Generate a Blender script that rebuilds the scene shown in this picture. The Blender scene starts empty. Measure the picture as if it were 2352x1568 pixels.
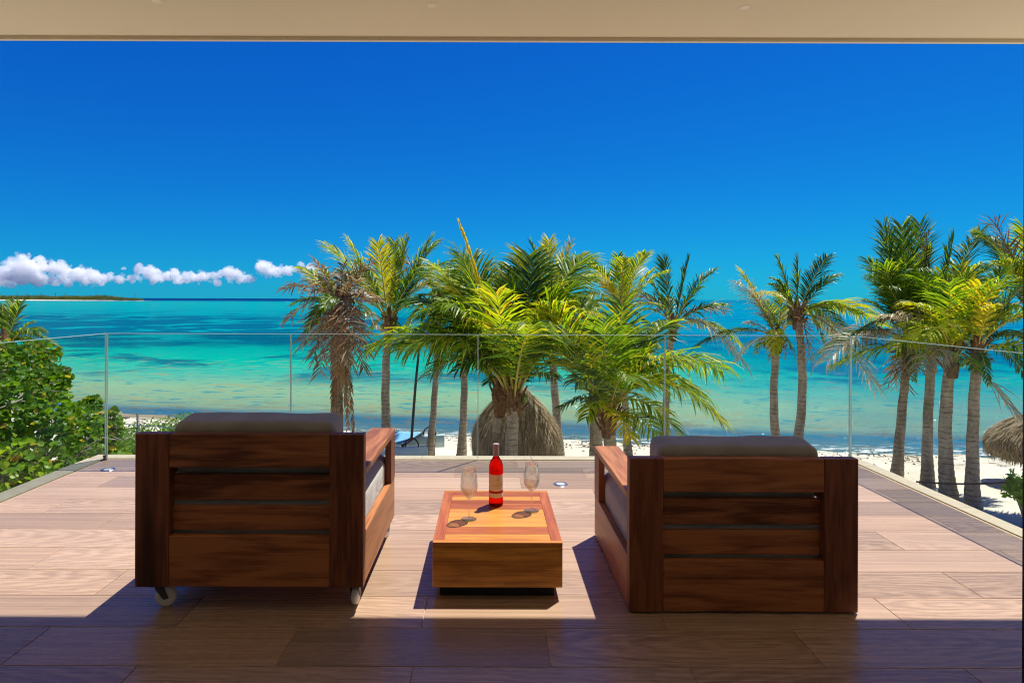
import bpy, bmesh, math, random
from mathutils import Vector, Matrix, noise as mnoise
R = math.radians
scene = bpy.context.scene
COL = scene.collection

# ------------------------------------------------------------------ camera
PX, PY, F = 1125.0, 687.0, 1350.0          # vanishing point and focal length on a 2352 px wide picture
CAM_Z, ROLL = 1.30, R(0.19)
cam_d = bpy.data.cameras.new('camera')
cam = bpy.data.objects.new('camera', cam_d)
COL.objects.link(cam)
cam_d.sensor_width = 36.0
cam_d.lens = F / 2352 * 36.0
cam_d.shift_x = (1176 - PX) / 2352
cam_d.shift_y = -(784 - PY) / 2352
cam_d.clip_start = 0.05
cam_d.clip_end = 200000
cam.location = (0, 0, CAM_Z)
cam.rotation_euler = (Matrix.Rotation(R(90), 4, 'X') @ Matrix.Rotation(ROLL, 4, 'Z')).to_euler()
scene.camera = cam

# ------------------------------------------------------------------ sky, sun, exposure
SUN_EL, SUN_AZ = R(66), R(42)               # azimuth from straight ahead (+Y) towards +X
w = bpy.data.worlds.new('World'); scene.world = w; w.use_nodes = True
wt = w.node_tree; wt.nodes.clear()
sky = wt.nodes.new('ShaderNodeTexSky'); sky.sky_type = 'NISHITA'; sky.sun_disc = False
sky.sun_elevation = SUN_EL; sky.sun_rotation = SUN_AZ
sky.altitude = 0; sky.air_density = 1.0; sky.dust_density = 0.0; sky.ozone_density = 1.5
# the photograph was taken through a strong polarising filter: one tone curve per channel over the whole sky
sp_ = wt.nodes.new('ShaderNodeSeparateColor'); cb_ = wt.nodes.new('ShaderNodeCombineColor')
wt.links.new(sky.outputs[0], sp_.inputs[0])
for ch_, (pw_, ml_) in enumerate(((1.0, .006), (1.2, .103), (.62, .675))):
    a_ = wt.nodes.new('ShaderNodeMath'); a_.operation = 'POWER'; a_.inputs[1].default_value = pw_
    m_ = wt.nodes.new('ShaderNodeMath'); m_.operation = 'MULTIPLY'; m_.inputs[1].default_value = ml_
    wt.links.new(sp_.outputs[ch_], a_.inputs[0]); wt.links.new(a_.outputs[0], m_.inputs[0]); wt.links.new(m_.outputs[0], cb_.inputs[ch_])
bg = wt.nodes.new('ShaderNodeBackground'); bg.inputs['Strength'].default_value = 0.15
wo = wt.nodes.new('ShaderNodeOutputWorld')
wt.links.new(cb_.outputs[0], bg.inputs[0]); wt.links.new(bg.outputs[0], wo.inputs[0])

sun_d = bpy.data.lights.new('sun', 'SUN'); sun_d.energy = 3.6; sun_d.angle = R(0.53); sun_d.color = (1.0, 0.955, 0.85)
sun = bpy.data.objects.new('sun', sun_d); COL.objects.link(sun)
SD = Vector((math.sin(SUN_AZ) * math.cos(SUN_EL), math.cos(SUN_AZ) * math.cos(SUN_EL), math.sin(SUN_EL)))
sun.rotation_euler = SD.to_track_quat('Z', 'Y').to_euler()
sun.location = (6, 8, 20)

vs = scene.view_settings
vs.view_transform = 'Standard'; vs.look = 'None'; vs.gamma = 1.0; vs.use_curve_mapping = False
vs.exposure = 1.05
cy = scene.cycles
cy.use_denoising = True; cy.filter_width = 1.1; cy.denoising_prefilter = 'ACCURATE'
cy.max_bounces = 14; cy.diffuse_bounces = 8; cy.glossy_bounces = 4; cy.transmission_bounces = 10
cy.transparent_max_bounces = 24; cy.volume_bounces = 14
cy.caustics_reflective = False; cy.caustics_refractive = False
cy.sample_clamp_indirect = 6.0

# ------------------------------------------------------------------ helpers
def P(x, y, d):
    """point at distance d straight ahead that shows at (x, y) of the 2352 px wide photograph"""
    a, b = x - PX, y - PY
    c, s = math.cos(ROLL), math.sin(ROLL)
    u = a * c + b * s; v = -a * s + b * c
    return Vector((u / F * d, d, CAM_Z - v / F * d))

def tag(o, label=None, cat=None, group=None, kind=None):
    if label: o['label'] = label
    if cat: o['category'] = cat
    if group: o['group'] = group
    if kind: o['kind'] = kind
    return o

def empty(name, loc=(0, 0, 0), rz=0.0):
    o = bpy.data.objects.new(name, None); COL.objects.link(o)
    o.location = loc; o.rotation_euler = (0, 0, rz); o.empty_display_size = 0.1
    return o

def link(name, me, parent=None, loc=(0, 0, 0), rot=(0, 0, 0)):
    o = bpy.data.objects.new(name, me); COL.objects.link(o)
    o.location = loc; o.rotation_euler = rot
    if parent: o.parent = parent
    return o

class MB:
    def __init__(s): s.v = []; s.f = []; s.m = []
    def add(s, vs_, fs, mi=0):
        n = len(s.v); s.v.extend(vs_)
        for f in fs: s.f.append(tuple(i + n for i in f)); s.m.append(mi)
    def quad(s, a, b, c, d, mi=0): s.add([a, b, c, d], [(0, 1, 2, 3)], mi)
    def tube(s, pts, rads, seg=8, mi=0, cap=True):
        n0 = len(s.v); n = len(pts)
        up = Vector((0, 0, 1)); prev = None
        for i, p in enumerate(pts):
            t = (pts[min(i + 1, n - 1)] - pts[max(i - 1, 0)]).normalized()
            if prev is None:
                ref = Vector((1, 0, 0)) if abs(t.z) > .9 else up
                a = t.cross(ref).normalized()
            else:
                a = (prev - t * prev.dot(t)).normalized()
            prev = a; b = t.cross(a)
            for k in range(seg):
                an = 2 * math.pi * k / seg
                s.v.append(p + (a * math.cos(an) + b * math.sin(an)) * rads[i])
        for i in range(n - 1):
            for k in range(seg):
                k2 = (k + 1) % seg
                s.f.append((n0 + i * seg + k, n0 + i * seg + k2, n0 + (i + 1) * seg + k2, n0 + (i + 1) * seg + k)); s.m.append(mi)
        if cap:
            s.f.append(tuple(n0 + k for k in reversed(range(seg)))); s.m.append(mi)
            s.f.append(tuple(n0 + (n - 1) * seg + k for k in range(seg))); s.m.append(mi)
    def box(s, lo, hi, mi=0):
        x0, y0, z0 = lo; x1, y1, z1 = hi
        s.add([(x0, y0, z0), (x1, y0, z0), (x1, y1, z0), (x0, y1, z0), (x0, y0, z1), (x1, y0, z1), (x1, y1, z1), (x0, y1, z1)],
              [(3, 2, 1, 0), (4, 5, 6, 7), (0, 1, 5, 4), (1, 2, 6, 5), (2, 3, 7, 6), (3, 0, 4, 7)], mi)
    def lathe(s, prof, seg=32, mi=0, off=(0, 0, 0)):
        n0 = len(s.v); ox, oy, oz = off
        for r, z in prof:
            for k in range(seg):
                a = 2 * math.pi * k / seg
                s.v.append((ox + r * math.cos(a), oy + r * math.sin(a), oz + z))
        for i in range(len(prof) - 1):
            for k in range(seg):
                k2 = (k + 1) % seg
                s.f.append((n0 + i * seg + k, n0 + i * seg + k2, n0 + (i + 1) * seg + k2, n0 + (i + 1) * seg + k)); s.m.append(mi)
    def mesh(s, name, mats, smooth=False):
        me = bpy.data.meshes.new(name)
        me.from_pydata([tuple(v) for v in s.v], [], s.f)
        for m in (mats if isinstance(mats, (list, tuple)) else [mats]): me.materials.append(m)
        if any(s.m): me.polygons.foreach_set('material_index', s.m)
        if smooth: me.polygons.foreach_set('use_smooth', [True] * len(me.polygons))
        me.update(); me.validate()
        return me
    def build(s, name, mats, parent=None, loc=(0, 0, 0), smooth=False, rot=(0, 0, 0)):
        return link(name, s.mesh(name, mats, smooth), parent, loc, rot)

_bc = {}
def bbox_mesh(name, sx, sy, sz, bev, mat):
    key = (name, round(sx, 4), round(sy, 4), round(sz, 4), round(bev, 4), mat.name)
    if key in _bc: return _bc[key]
    bm = bmesh.new(); bmesh.ops.create_cube(bm, size=1.0)
    bmesh.ops.scale(bm, vec=(sx, sy, sz), verts=bm.verts)
    if bev > 0: bmesh.ops.bevel(bm, geom=list(bm.edges), offset=bev, segments=1, affect='EDGES', profile=.6)
    me = bpy.data.meshes.new(name); bm.to_mesh(me); bm.free(); me.materials.append(mat)
    _bc[key] = me
    return me
def board(name, lo, hi, mat, parent=None, bev=0.003):
    c = [(a + b) / 2 for a, b in zip(lo, hi)]; d = [b - a for a, b in zip(lo, hi)]
    return link(name, bbox_mesh(name, d[0], d[1], d[2], bev, mat), parent, c)

# ---- material helpers
class NT:
    def __init__(s, name):
        s.mat = bpy.data.materials.new(name); s.mat.use_nodes = True
        s.t = s.mat.node_tree; s.t.nodes.clear()
        s.out = s.n('ShaderNodeOutputMaterial')
    def n(s, ty, **kw):
        nd = s.t.nodes.new(ty)
        for k, v in kw.items(): setattr(nd, k, v)
        return nd
    def set(s, sock, v):
        if hasattr(v, 'is_output') or isinstance(v, bpy.types.NodeSocket): s.t.links.new(v, sock)
        elif isinstance(v, (tuple, list)) and len(v) == 3 and sock.type == 'RGBA': sock.default_value = (*v, 1)
        else: sock.default_value = v
    def math(s, op, a, b=0.0, c=0.0, clamp=False):
        nd = s.n('ShaderNodeMath', operation=op); nd.use_clamp = clamp
        s.set(nd.inputs[0], a); s.set(nd.inputs[1], b); s.set(nd.inputs[2], c)
        return nd.outputs[0]
    def vmath(s, op, a, b=(0, 0, 0)):
        nd = s.n('ShaderNodeVectorMath', operation=op); s.set(nd.inputs[0], a)
        if op == 'SCALE': s.set(nd.inputs['Scale'], b)
        else: s.set(nd.inputs[1], b)
        return nd.outputs[0]
    def noise(s, vec, scale, detail=4, rough=.55, dist=0.0):
        nd = s.n('ShaderNodeTexNoise'); s.set(nd.inputs['Vector'], vec)
        nd.inputs['Scale'].default_value = scale; nd.inputs['Detail'].default_value = detail
        nd.inputs['Roughness'].default_value = rough; nd.inputs['Distortion'].default_value = dist
        return nd.outputs['Fac']
    def ramp(s, fac, stops, interp='LINEAR'):
        nd = s.n('ShaderNodeValToRGB'); cr = nd.color_ramp; cr.interpolation = interp
        while len(cr.elements) < len(stops): cr.elements.new(0.5)
        for e, (p, c) in zip(cr.elements, stops):
            e.position = p; e.color = (*c, 1) if isinstance(c, tuple) else (c, c, c, 1)
        s.set(nd.inputs[0], fac)
        return nd.outputs[0]
    def mix(s, fac, a, b, blend='MIX'):
        nd = s.n('ShaderNodeMix', data_type='RGBA', blend_type=blend)
        s.set(nd.inputs[0], fac); s.set(nd.inputs[6], a); s.set(nd.inputs[7], b)
        return nd.outputs[2]
    def smooth(s, v, lo, hi):
        nd = s.n('ShaderNodeMapRange', interpolation_type='SMOOTHSTEP')
        s.set(nd.inputs[0], v); s.set(nd.inputs[1], lo); s.set(nd.inputs[2], hi)
        return nd.outputs[0]
    def bump(s, h, strength=.3, dist=.01, normal=None):
        nd = s.n('ShaderNodeBump'); nd.inputs['Strength'].default_value = strength; nd.inputs['Distance'].default_value = dist
        s.set(nd.inputs['Height'], h)
        if normal is not None: s.set(nd.inputs['Normal'], normal)
        return nd.outputs[0]
    def bsdf(s, color, rough=.5, spec=.5, normal=None, **kw):
        nd = s.n('ShaderNodeBsdfPrincipled')
        s.set(nd.inputs['Base Color'], color); s.set(nd.inputs['Roughness'], rough); s.set(nd.inputs['Specular IOR Level'], spec)
        if normal is not None: s.set(nd.inputs['Normal'], normal)
        for k, v in kw.items(): s.set(nd.inputs[k.replace('_', ' ')], v)
        return nd.outputs[0]
    def done(s, sh):
        s.t.links.new(sh, s.out.inputs['Surface']); return s.mat
    def objc(s): return s.n('ShaderNodeTexCoord').outputs['Object']
    def pos(s): return s.n('ShaderNodeNewGeometry').outputs['Position']
    def rnd(s): return s.n('ShaderNodeObjectInfo').outputs['Random']
    def sep(s, v):
        nd = s.n('ShaderNodeSeparateXYZ'); s.set(nd.inputs[0], v); return nd.outputs
    def comb(s, x, y, z):
        nd = s.n('ShaderNodeCombineXYZ'); s.set(nd.inputs[0], x); s.set(nd.inputs[1], y); s.set(nd.inputs[2], z); return nd.outputs[0]

def plain(name, col, rough=.5, spec=.5, var=.12, nscale=30, metallic=0.0, bumpv=.0):
    m = NT(name); nz = m.noise(m.objc(), nscale, 4)
    c = m.mix(m.smooth(nz, .3, .7), tuple(x * (1 - var) for x in col), tuple(min(1, x * (1 + var)) for x in col))
    nrm = m.bump(nz, bumpv, .01) if bumpv else None
    return m.done(m.bsdf(c, rough, spec, nrm, Metallic=metallic))

def wood(name, dark, light, axis, rough=.4, spec=.4, knots=True, tone=.25):
    """plank wood with the grain along one axis of the object"""
    m = NT(name); oc = m.objc(); r = m.rnd()
    off = m.comb(m.math('MULTIPLY', r, 13.7), m.math('MULTIPLY', r, 7.3), m.math('MULTIPLY', r, 21.1))
    st = {'x': (.9, 9, 9), 'y': (9, .9, 9), 'z': (9, 9, .9)}[axis]
    p = m.vmath('ADD', m.vmath('MULTIPLY', oc, st), off)
    warp = m.noise(m.vmath('ADD', m.vmath('MULTIPLY', oc, tuple(x * .35 for x in st)), off), 1.2, 3)
    pw = m.vmath('ADD', p, m.vmath('SCALE', m.comb(warp, warp, warp), .75))
    big = m.noise(pw, .9, 3, .5)
    fine = m.noise(m.vmath('MULTIPLY', pw, (3, 3, 3)), 2.2, 6, .65)
    band = m.math('SINE', m.math('MULTIPLY', big, 34.0))
    g = m.math('ADD', m.math('MULTIPLY', m.math('ADD', band, 1.0), .13), m.math('MULTIPLY', fine, .80))
    g = m.math('ADD', g, m.math('MULTIPLY', m.math('SUBTRACT', r, .5), tone))
    thin = m.noise(m.vmath('MULTIPLY', pw, {'x': (2.5, 21, 21), 'y': (21, 2.5, 21), 'z': (21, 21, 2.5)}[axis]), 1.0, 3, .6)
    g = m.math('ADD', g, m.math('MULTIPLY', m.math('SUBTRACT', thin, .5), .55))
    col = m.ramp(g, [(.28, dark), (.5, tuple((a + b) / 2 for a, b in zip(dark, light))), (.74, light)])
    if knots:
        vo = m.n('ShaderNodeTexVoronoi'); m.set(vo.inputs['Vector'], m.vmath('ADD', m.vmath('MULTIPLY', oc, tuple(.38 * x for x in st)), off)); vo.inputs['Scale'].default_value = 1.0
        k = m.math('SUBTRACT', 1.0, m.smooth(vo.outputs['Distance'], .05, .2))
        col = m.mix(m.math('MULTIPLY', k, .75), col, tuple(.25 * x for x in dark))
    nrm = m.bump(fine, .12, .004)
    return m.done(m.bsdf(col, m.math('ADD', rough, m.math('MULTIPLY', fine, .15)), spec, nrm))

# ---- surfaces
def tile_mat():
    m = NT('wood look floor tile'); oc = m.objc(); r = m.rnd()
    off = m.comb(m.math('MULTIPLY', r, 31.7), m.math('MULTIPLY', r, 17.3), m.math('MULTIPLY', r, 11.1))
    p = m.vmath('ADD', m.vmath('MULTIPLY', oc, (.9, 8, 8)), off)
    warp = m.noise(m.vmath('ADD', m.vmath('MULTIPLY', oc, (.8, 2.2, 2)), off), 1.4, 3)
    pw = m.vmath('ADD', p, m.vmath('SCALE', m.comb(0.0, warp, 0.0), .45))
    fine = m.noise(m.vmath('MULTIPLY', pw, (.4, 4, 4)), 2.0, 5, .6)
    # cathedral grain: rings cut lengthwise
    q = m.vmath('ADD', m.vmath('MULTIPLY', oc, (1.7, 10, 1)), m.comb(m.math('MULTIPLY', m.math('SUBTRACT', r, .5), 2.2), m.math('MULTIPLY', m.math('SUBTRACT', m.math('FRACT', m.math('MULTIPLY', r, 7.7)), .5), 2.4), 0.0))
    ln = m.n('ShaderNodeVectorMath', operation='LENGTH'); m.set(ln.inputs[0], m.vmath('ADD', q, m.vmath('SCALE', m.comb(m.noise(q, 2.5, 3), m.noise(q, 3.1, 3), 0.0), .55)))
    ring = m.math('SINE', m.math('MULTIPLY', ln.outputs['Value'], 26.0))
    cath = m.smooth(m.math('FRACT', m.math('MULTIPLY', r, 5.3)), .45, .8)
    g = m.math('ADD', m.math('MULTIPLY', fine, .8), m.math('MULTIPLY', m.math('MULTIPLY', ring, cath), .13))
    thin = m.noise(m.vmath('MULTIPLY', pw, (2.4, 22, 22)), 1.0, 3, .6)
    g = m.math('ADD', g, m.math('MULTIPLY', m.math('SUBTRACT', thin, .5), .28))
    patch = m.noise(m.vmath('ADD', oc, off), 2.2, 3)
    g = m.math('ADD', g, m.math('MULTIPLY', m.math('SUBTRACT', patch, .5), .25))
    col = m.ramp(g, [(.22, (.29, .185, .12)), (.46, (.415, .275, .182)), (.72, (.53, .362, .245))])
    col = m.mix(m.math('MULTIPLY', r, .35), col, (.42, .305, .23))
    hs = m.n('ShaderNodeHueSaturation'); m.set(hs.inputs['Color'], col)
    m.set(hs.inputs['Value'], m.math('ADD', .80, m.math('MULTIPLY', m.math('FRACT', m.math('MULTIPLY', r, 3.1)), .34)))
    nrm = m.bump(m.math('ADD', fine, m.math('MULTIPLY', m.math('MULTIPLY', ring, cath), .2)), .10, .003)
    return m.done(m.bsdf(hs.outputs[0], m.math('ADD', .16, m.math('MULTIPLY', fine, .22)), .65, nrm))
M_TILE = tile_mat()
M_GROUT = plain('grout', (.52, .37, .25), .85, .2, .1, 60)
M_COPING = plain('beige coping stone', (.50, .42, .31), .6, .35, .08, 12, bumpv=.1)
M_FASCIA = plain('fascia render', (.55, .5, .42), .85, .2, .06, 6)
def plaster(name, col):
    m = NT(name); p = m.pos()
    n1 = m.noise(p, 1.3, 4); n2 = m.noise(p, 60, 4)
    c = m.mix(n1, tuple(.93 * x for x in col), tuple(min(1, 1.05 * x) for x in col))
    return m.done(m.bsdf(c, .8, .2, m.bump(n2, .08, .004)))
M_CEIL = plaster('ceiling paint', (.70, .62, .47))
M_WALL = plaster('wall paint', (.82, .77, .68))
M_BACK = wood('iroko vertical', (.105, .028, .011), (.28, .088, .034), 'z', .42, .4)
M_BACKX = wood('iroko horizontal', (.135, .038, .013), (.47, .170, .058), 'x', .42, .4)
M_SIDEY = wood('iroko lengthways', (.20, .06, .02), (.42, .165, .055), 'y', .38, .45)
M_TABX = wood('table teak front', (.34, .115, .015), (.78, .34, .05), 'x', .34, .5, tone=.35)
M_TABTOPX = wood('table top teak', (.26, .062, .014), (.50, .185, .034), 'x', .30, .5, knots=False, tone=.95)
M_TABTOPL = wood('table top pale teak', (.36, .115, .020), (.58, .25, .045), 'x', .30, .5, knots=False, tone=.3)
M_TABTOPR = wood('table top red teak', (.24, .052, .013), (.40, .115, .026), 'x', .30, .5, knots=False, tone=.3)
M_TABY = wood('table side teak', (.27, .060, .018), (.42, .12, .034), 'y', .32, .5)
M_BLACK = plain('black lacquer', (.012, .012, .012), .6, .3)
M_ALU = plain('black aluminium', (.016, .016, .018), .4, .5)
M_STEEL = plain('brushed steel', (.55, .55, .56), .3, .5, .05, 80, metallic=1.0)
M_DKSTEEL = plain('dark castor steel', (.10, .10, .11), .4, .5, .1, 60, metallic=.8)
M_NYLON = plain('white nylon', (.72, .72, .72), .4, .5, .04)

def fabric(name, col):
    m = NT(name); oc = m.objc()
    sp = m.sep(oc)
    wv = m.math('MULTIPLY', m.math('SINE', m.math('MULTIPLY', sp[0], 1800.0)), m.math('SINE', m.math('MULTIPLY', m.math('ADD', sp[1], sp[2]), 1800.0)))
    big = m.noise(oc, 7, 4); fine = m.noise(oc, 240, 3)
    c = m.mix(m.smooth(big, .3, .7), tuple(.86 * x for x in col), tuple(1.1 * x for x in col))
    c = m.mix(m.math('MULTIPLY', fine, .35), c, tuple(.6 * x for x in col))
    nrm = m.bump(m.math('ADD', m.math('MULTIPLY', wv, .12), m.math('ADD', m.math('MULTIPLY', fine, .3), m.math('MULTIPLY', big, 2.2))), .3, .006)
    return m.done(m.bsdf(c, .9, .15, nrm, Sheen_Weight=.25, Sheen_Roughness=.5))
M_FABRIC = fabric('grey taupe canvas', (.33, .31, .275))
M_FABRIC_LIT = fabric('grey taupe canvas sunlit', (.46, .44, .41))  # the taupe cushion canvas again, sunlight on the seat painted into its colour
M_PIPE = fabric('grey taupe piping', (.30, .28, .26))

def thin_glass(name, tint, gloss_col=(1, 1, 1), rough=0.0, ior=1.45, k=.22, loss=.75, solid=0.0):
    m = NT(name)
    gl = m.n('ShaderNodeBsdfGlossy'); m.set(gl.inputs[0], gloss_col); gl.inputs['Roughness'].default_value = rough
    fr = m.n('ShaderNodeFresnel')
    bf = m.n('ShaderNodeNewGeometry').outputs['Backfacing']     # leaving the pane behaves like entering it: no total reflection inside
    m.set(fr.inputs[0], m.math('ADD', ior, m.math('MULTIPLY', bf, 1.0 / ior - ior)))
    # light lost by reflection and the longer path through the pane at slanting angles
    tr = m.n('ShaderNodeBsdfTransparent'); m.set(tr.inputs[0], m.mix(m.math('MULTIPLY', fr.outputs[0], loss), tint, (.03, .04, .04)))
    mx = m.n('ShaderNodeMixShader'); m.set(mx.inputs[0], m.math('MULTIPLY', fr.outputs[0], k)); m.set(mx.inputs[1], tr.outputs[0]); m.set(mx.inputs[2], gl.outputs[0])
    if solid:                                                     # part of the light bends as in thick crystal
        gs = m.n('ShaderNodeBsdfGlass'); gs.inputs['IOR'].default_value = 1.5; gs.inputs['Roughness'].default_value = 0.0
        m3 = m.n('ShaderNodeMixShader'); m3.inputs[0].default_value = solid; m.set(m3.inputs[1], mx.outputs[0]); m.set(m3.inputs[2], gs.outputs[0])
        return m.done(m3.outputs[0])
    return m.done(mx.outputs[0])
M_GLASS = thin_glass('railing glass', (.905, .935, .925))
M_STEM = thin_glass('wine glass crystal', (.985, .988, .985), ior=1.5, k=1.0, loss=.3, solid=.26)
M_ROSE = thin_glass('pale rose wine', (.99, .92, .855), ior=1.1, k=.4, loss=.2)
def edge_glass():
    m = NT('polished glass edge')
    tl = m.n('ShaderNodeBsdfTranslucent'); m.set(tl.inputs[0], (.56, .68, .65))
    b = m.bsdf((.56, .68, .65), .15, .6)
    mx = m.n('ShaderNodeMixShader'); mx.inputs[0].default_value = .5; m.set(mx.inputs[1], tl.outputs[0]); m.set(mx.inputs[2], b)
    return m.done(mx.outputs[0])
M_EDGE = edge_glass()

# ---- sand, water
SHX, SHY = 0.17, 22.2
SEA_Z = -3.9
def sand_mat():
    m = NT('beach sand'); p = m.pos(); s = m.sep(p)
    t = m.math('SUBTRACT', m.math('ADD', s[1], m.math('MULTIPLY', s[0], SHX)), SHY)
    n1 = m.noise(p, .55, 5); n2 = m.noise(p, 6, 5); n3 = m.noise(p, 90, 3)
    c = m.mix(m.smooth(n1, .3, .7), (.62, .55, .43), (.74, .68, .56))
    c = m.mix(m.math('MULTIPLY', m.smooth(n2, .52, .75), .45), c, (.42, .35, .25))
    wet = m.smooth(m.math('ADD', t, m.math('MULTIPLY', n1, .8)), .3, 1.2)
    c = m.mix(wet, c, (.26, .21, .14))
    weed = m.math('MULTIPLY', m.smooth(m.noise(m.vmath('MULTIPLY', p, (1, 2.2, 1)), 1.6, 6, .7), .52, .6), m.math('MULTIPLY', m.smooth(t, -2.4, -.6), m.math('SUBTRACT', 1.0, m.smooth(t, .4, 1.2))))
    c = m.mix(m.math('MULTIPLY', weed, .85), c, (.075, .04, .02))
    h = m.math('ADD', m.math('MULTIPLY', n2, 1.0), m.math('MULTIPLY', n3, .15))
    return m.done(m.bsdf(c, .9, .2, m.bump(h, .55, .12)))
M_SAND = sand_mat()

def water_mat():
    m = NT('lagoon water'); p = m.pos(); s = m.sep(p)
    t0 = m.math('SUBTRACT', m.math('ADD', s[1], m.math('MULTIPLY', s[0], SHX)), SHY)
    wv = m.noise(p, .045, 4); wv2 = m.noise(p, .28, 5, .6)
    t = m.math('MAXIMUM', m.math('MULTIPLY', t0, m.math('ADD', .62, m.math('ADD', m.math('MULTIPLY', wv, .5), m.math('MULTIPLY', wv2, .28)))), .02)
    lg = m.math('DIVIDE', m.math('LOGARITHM', m.math('ADD', t, 1.0), 10.0), 4.0)
    # log10(t+1)/4 : 3m .15, 6m .21, 12m .28, 20m .33, 35m .39, 60m .446, 110m .51, 300m .62, 900m .74
    col = m.ramp(lg, [(0.0, (.10, .14, .12)), (.07, (.05, .13, .17)), (.140, (.02, .11, .19)), (.172, (.18, .27, .17)), (.250, (.20, .35, .20)), (.305, (.045, .35, .25)), (.345, (.0, .36, .25)), (.385, (.0, .29, .24)), (.41, (.0, .085, .14)), (.52, (.0, .08, .145)), (.555, (.0, .19, .23)), (.70, (.0, .215, .235)), (.745, (.0, .15, .22)), (.765, (.0, .022, .12)), (1.0, (.0, .016, .095))])
    # seagrass beds: dark patches in the lagoon
    pw = m.vmath('MULTIPLY', p, (.85, 1.0, 1.0))
    g1 = m.noise(pw, .05, 5, .6, .4); g2 = m.noise(pw, .17, 6, .65, .5)
    grass = m.math('MULTIPLY', m.smooth(m.math('ADD', m.math('MULTIPLY', g1, .6), m.math('MULTIPLY', g2, .4)), .50, .57), m.math('MULTIPLY', m.smooth(t, 7, 18), m.math('SUBTRACT', 1.0, m.smooth(t, 140, 260))))
    col = m.mix(m.math('MULTIPLY', grass, .8), col, (.0, .075, .14))
    lite = m.math('MULTIPLY', m.smooth(m.math('ADD', m.math('MULTIPLY', g1, .4), m.math('MULTIPLY', m.noise(pw, .11, 5, .6, .5), .6)), .50, .565), m.math('MULTIPLY', m.smooth(lg, .39, .43), m.math('SUBTRACT', 1.0, m.smooth(lg, .52, .58))))
    col = m.mix(m.math('MULTIPLY', lite, .75), col, (.0, .26, .26))
    # weed and sand streaks close in
    st = m.noise(m.vmath('MULTIPLY', p, (.6, 1.3, 1)), 1.1, 5, .65, .6)
    near = m.math('MULTIPLY', m.smooth(t, 2.2, 5.0), m.math('SUBTRACT', 1.0, m.smooth(t, 16, 34)))
    col = m.mix(m.math('MULTIPLY', m.math('MULTIPLY', m.smooth(st, .55, .64), near), .7), col, (.27, .26, .12))
    col = m.mix(m.math('MULTIPLY', m.math('MULTIPLY', m.math('SUBTRACT', 1.0, m.smooth(st, .36, .44)), near), .75), col, (.01, .19, .24))
    nb = m.noise(m.vmath('MULTIPLY', p, (.5, 1.5, 1)), 1.3, 5, .7, .5)
    shal = m.math('MULTIPLY', m.smooth(t, .2, 1.2), m.math('SUBTRACT', 1.0, m.smooth(t, 3.5, 6.5)))
    col = m.mix(m.math('MULTIPLY', m.math('MULTIPLY', m.smooth(nb, .50, .60), shal), .65), col, (.15, .13, .08))
    col = m.mix(m.math('MULTIPLY', m.math('MULTIPLY', m.math('SUBTRACT', 1.0, m.smooth(nb, .34, .42)), shal), .6), col, (.09, .22, .26))
    # bluer towards +X
    blue = m.smooth(m.math('ADD', s[0], m.math('MULTIPLY', m.math('SUBTRACT', wv2, .5), 16.0)), 3.0, 26.0)
    fary = m.smooth(t, 3.0, 60.0)
    bl = m.math('MULTIPLY', blue, m.math('ADD', .45, m.math('MULTIPLY', fary, .4)))
    col = m.mix(bl, col, m.mix(m.smooth(g2, .4, .62), (.0, .19, .27), (.0, .11, .25)))
    # foam
    fo = m.noise(m.vmath('MULTIPLY', p, (.8, 2.6, 1)), 1.5, 6, .7)
    edge = m.math('SUBTRACT', 1.0, m.smooth(t0, .1, m.math('ADD', 1.0, m.math('MULTIPLY', blue, 1.8))))
    foam = m.math('MULTIPLY', m.smooth(fo, .50, .60), edge)
    rf = m.math('MULTIPLY', m.smooth(m.noise(m.vmath('MULTIPLY', p, (1, .35, 1)), .02, 4, .7), .66, .70), m.math('MULTIPLY', m.smooth(t0, 820, 900), m.math('SUBTRACT', 1.0, m.smooth(t0, 1050, 1200))))
    foam = m.math('MAXIMUM', foam, rf)
    col = m.mix(foam, col, (.75, .76, .75))
    # ripples
    w1 = m.noise(m.vmath('MULTIPLY', p, (.55, 1.2, 1)), 1.1, 5, .6, .4)
    w2 = m.noise(m.vmath('MULTIPLY', p, (.6, 1.2, 1)), 4.5, 4, .6, .3)
    w3 = m.noise(m.vmath('MULTIPLY', p, (.6, 1.0, 1)), .16, 4)
    h = m.math('ADD', m.math('ADD', w1, m.math('MULTIPLY', w2, .55)), m.math('MULTIPLY', w3, 2.0))
    bp = m.n('ShaderNodeBump'); bp.inputs['Distance'].default_value = .24; m.set(bp.inputs['Height'], h)
    m.set(bp.inputs['Strength'], m.math('DIVIDE', 1.0, m.math('ADD', 1.0, m.math('DIVIDE', m.math('MAXIMUM', t0, 0.0), 70.0))))
    # wind-roughened sea: the mean reflectance stays low even at grazing angles
    df = m.n('ShaderNodeBsdfDiffuse'); m.set(df.inputs[0], col)
    gl = m.n('ShaderNodeBsdfGlossy'); gl.inputs['Roughness'].default_value = .06; m.set(gl.inputs['Normal'], bp.outputs[0])
    fr = m.n('ShaderNodeFresnel'); fr.inputs[0].default_value = 1.33; m.set(fr.inputs['Normal'], bp.outputs[0])
    mx = m.n('ShaderNodeMixShader'); m.set(mx.inputs[0], m.math('MULTIPLY', m.math('MINIMUM', m.math('MULTIPLY', fr.outputs[0], .6), .13), m.math('SUBTRACT', 1.0, foam)))
    m.set(mx.inputs[1], df.outputs[0]); m.set(mx.inputs[2], gl.outputs[0])
    return m.done(mx.outputs[0])
M_WATER = water_mat()

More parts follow.
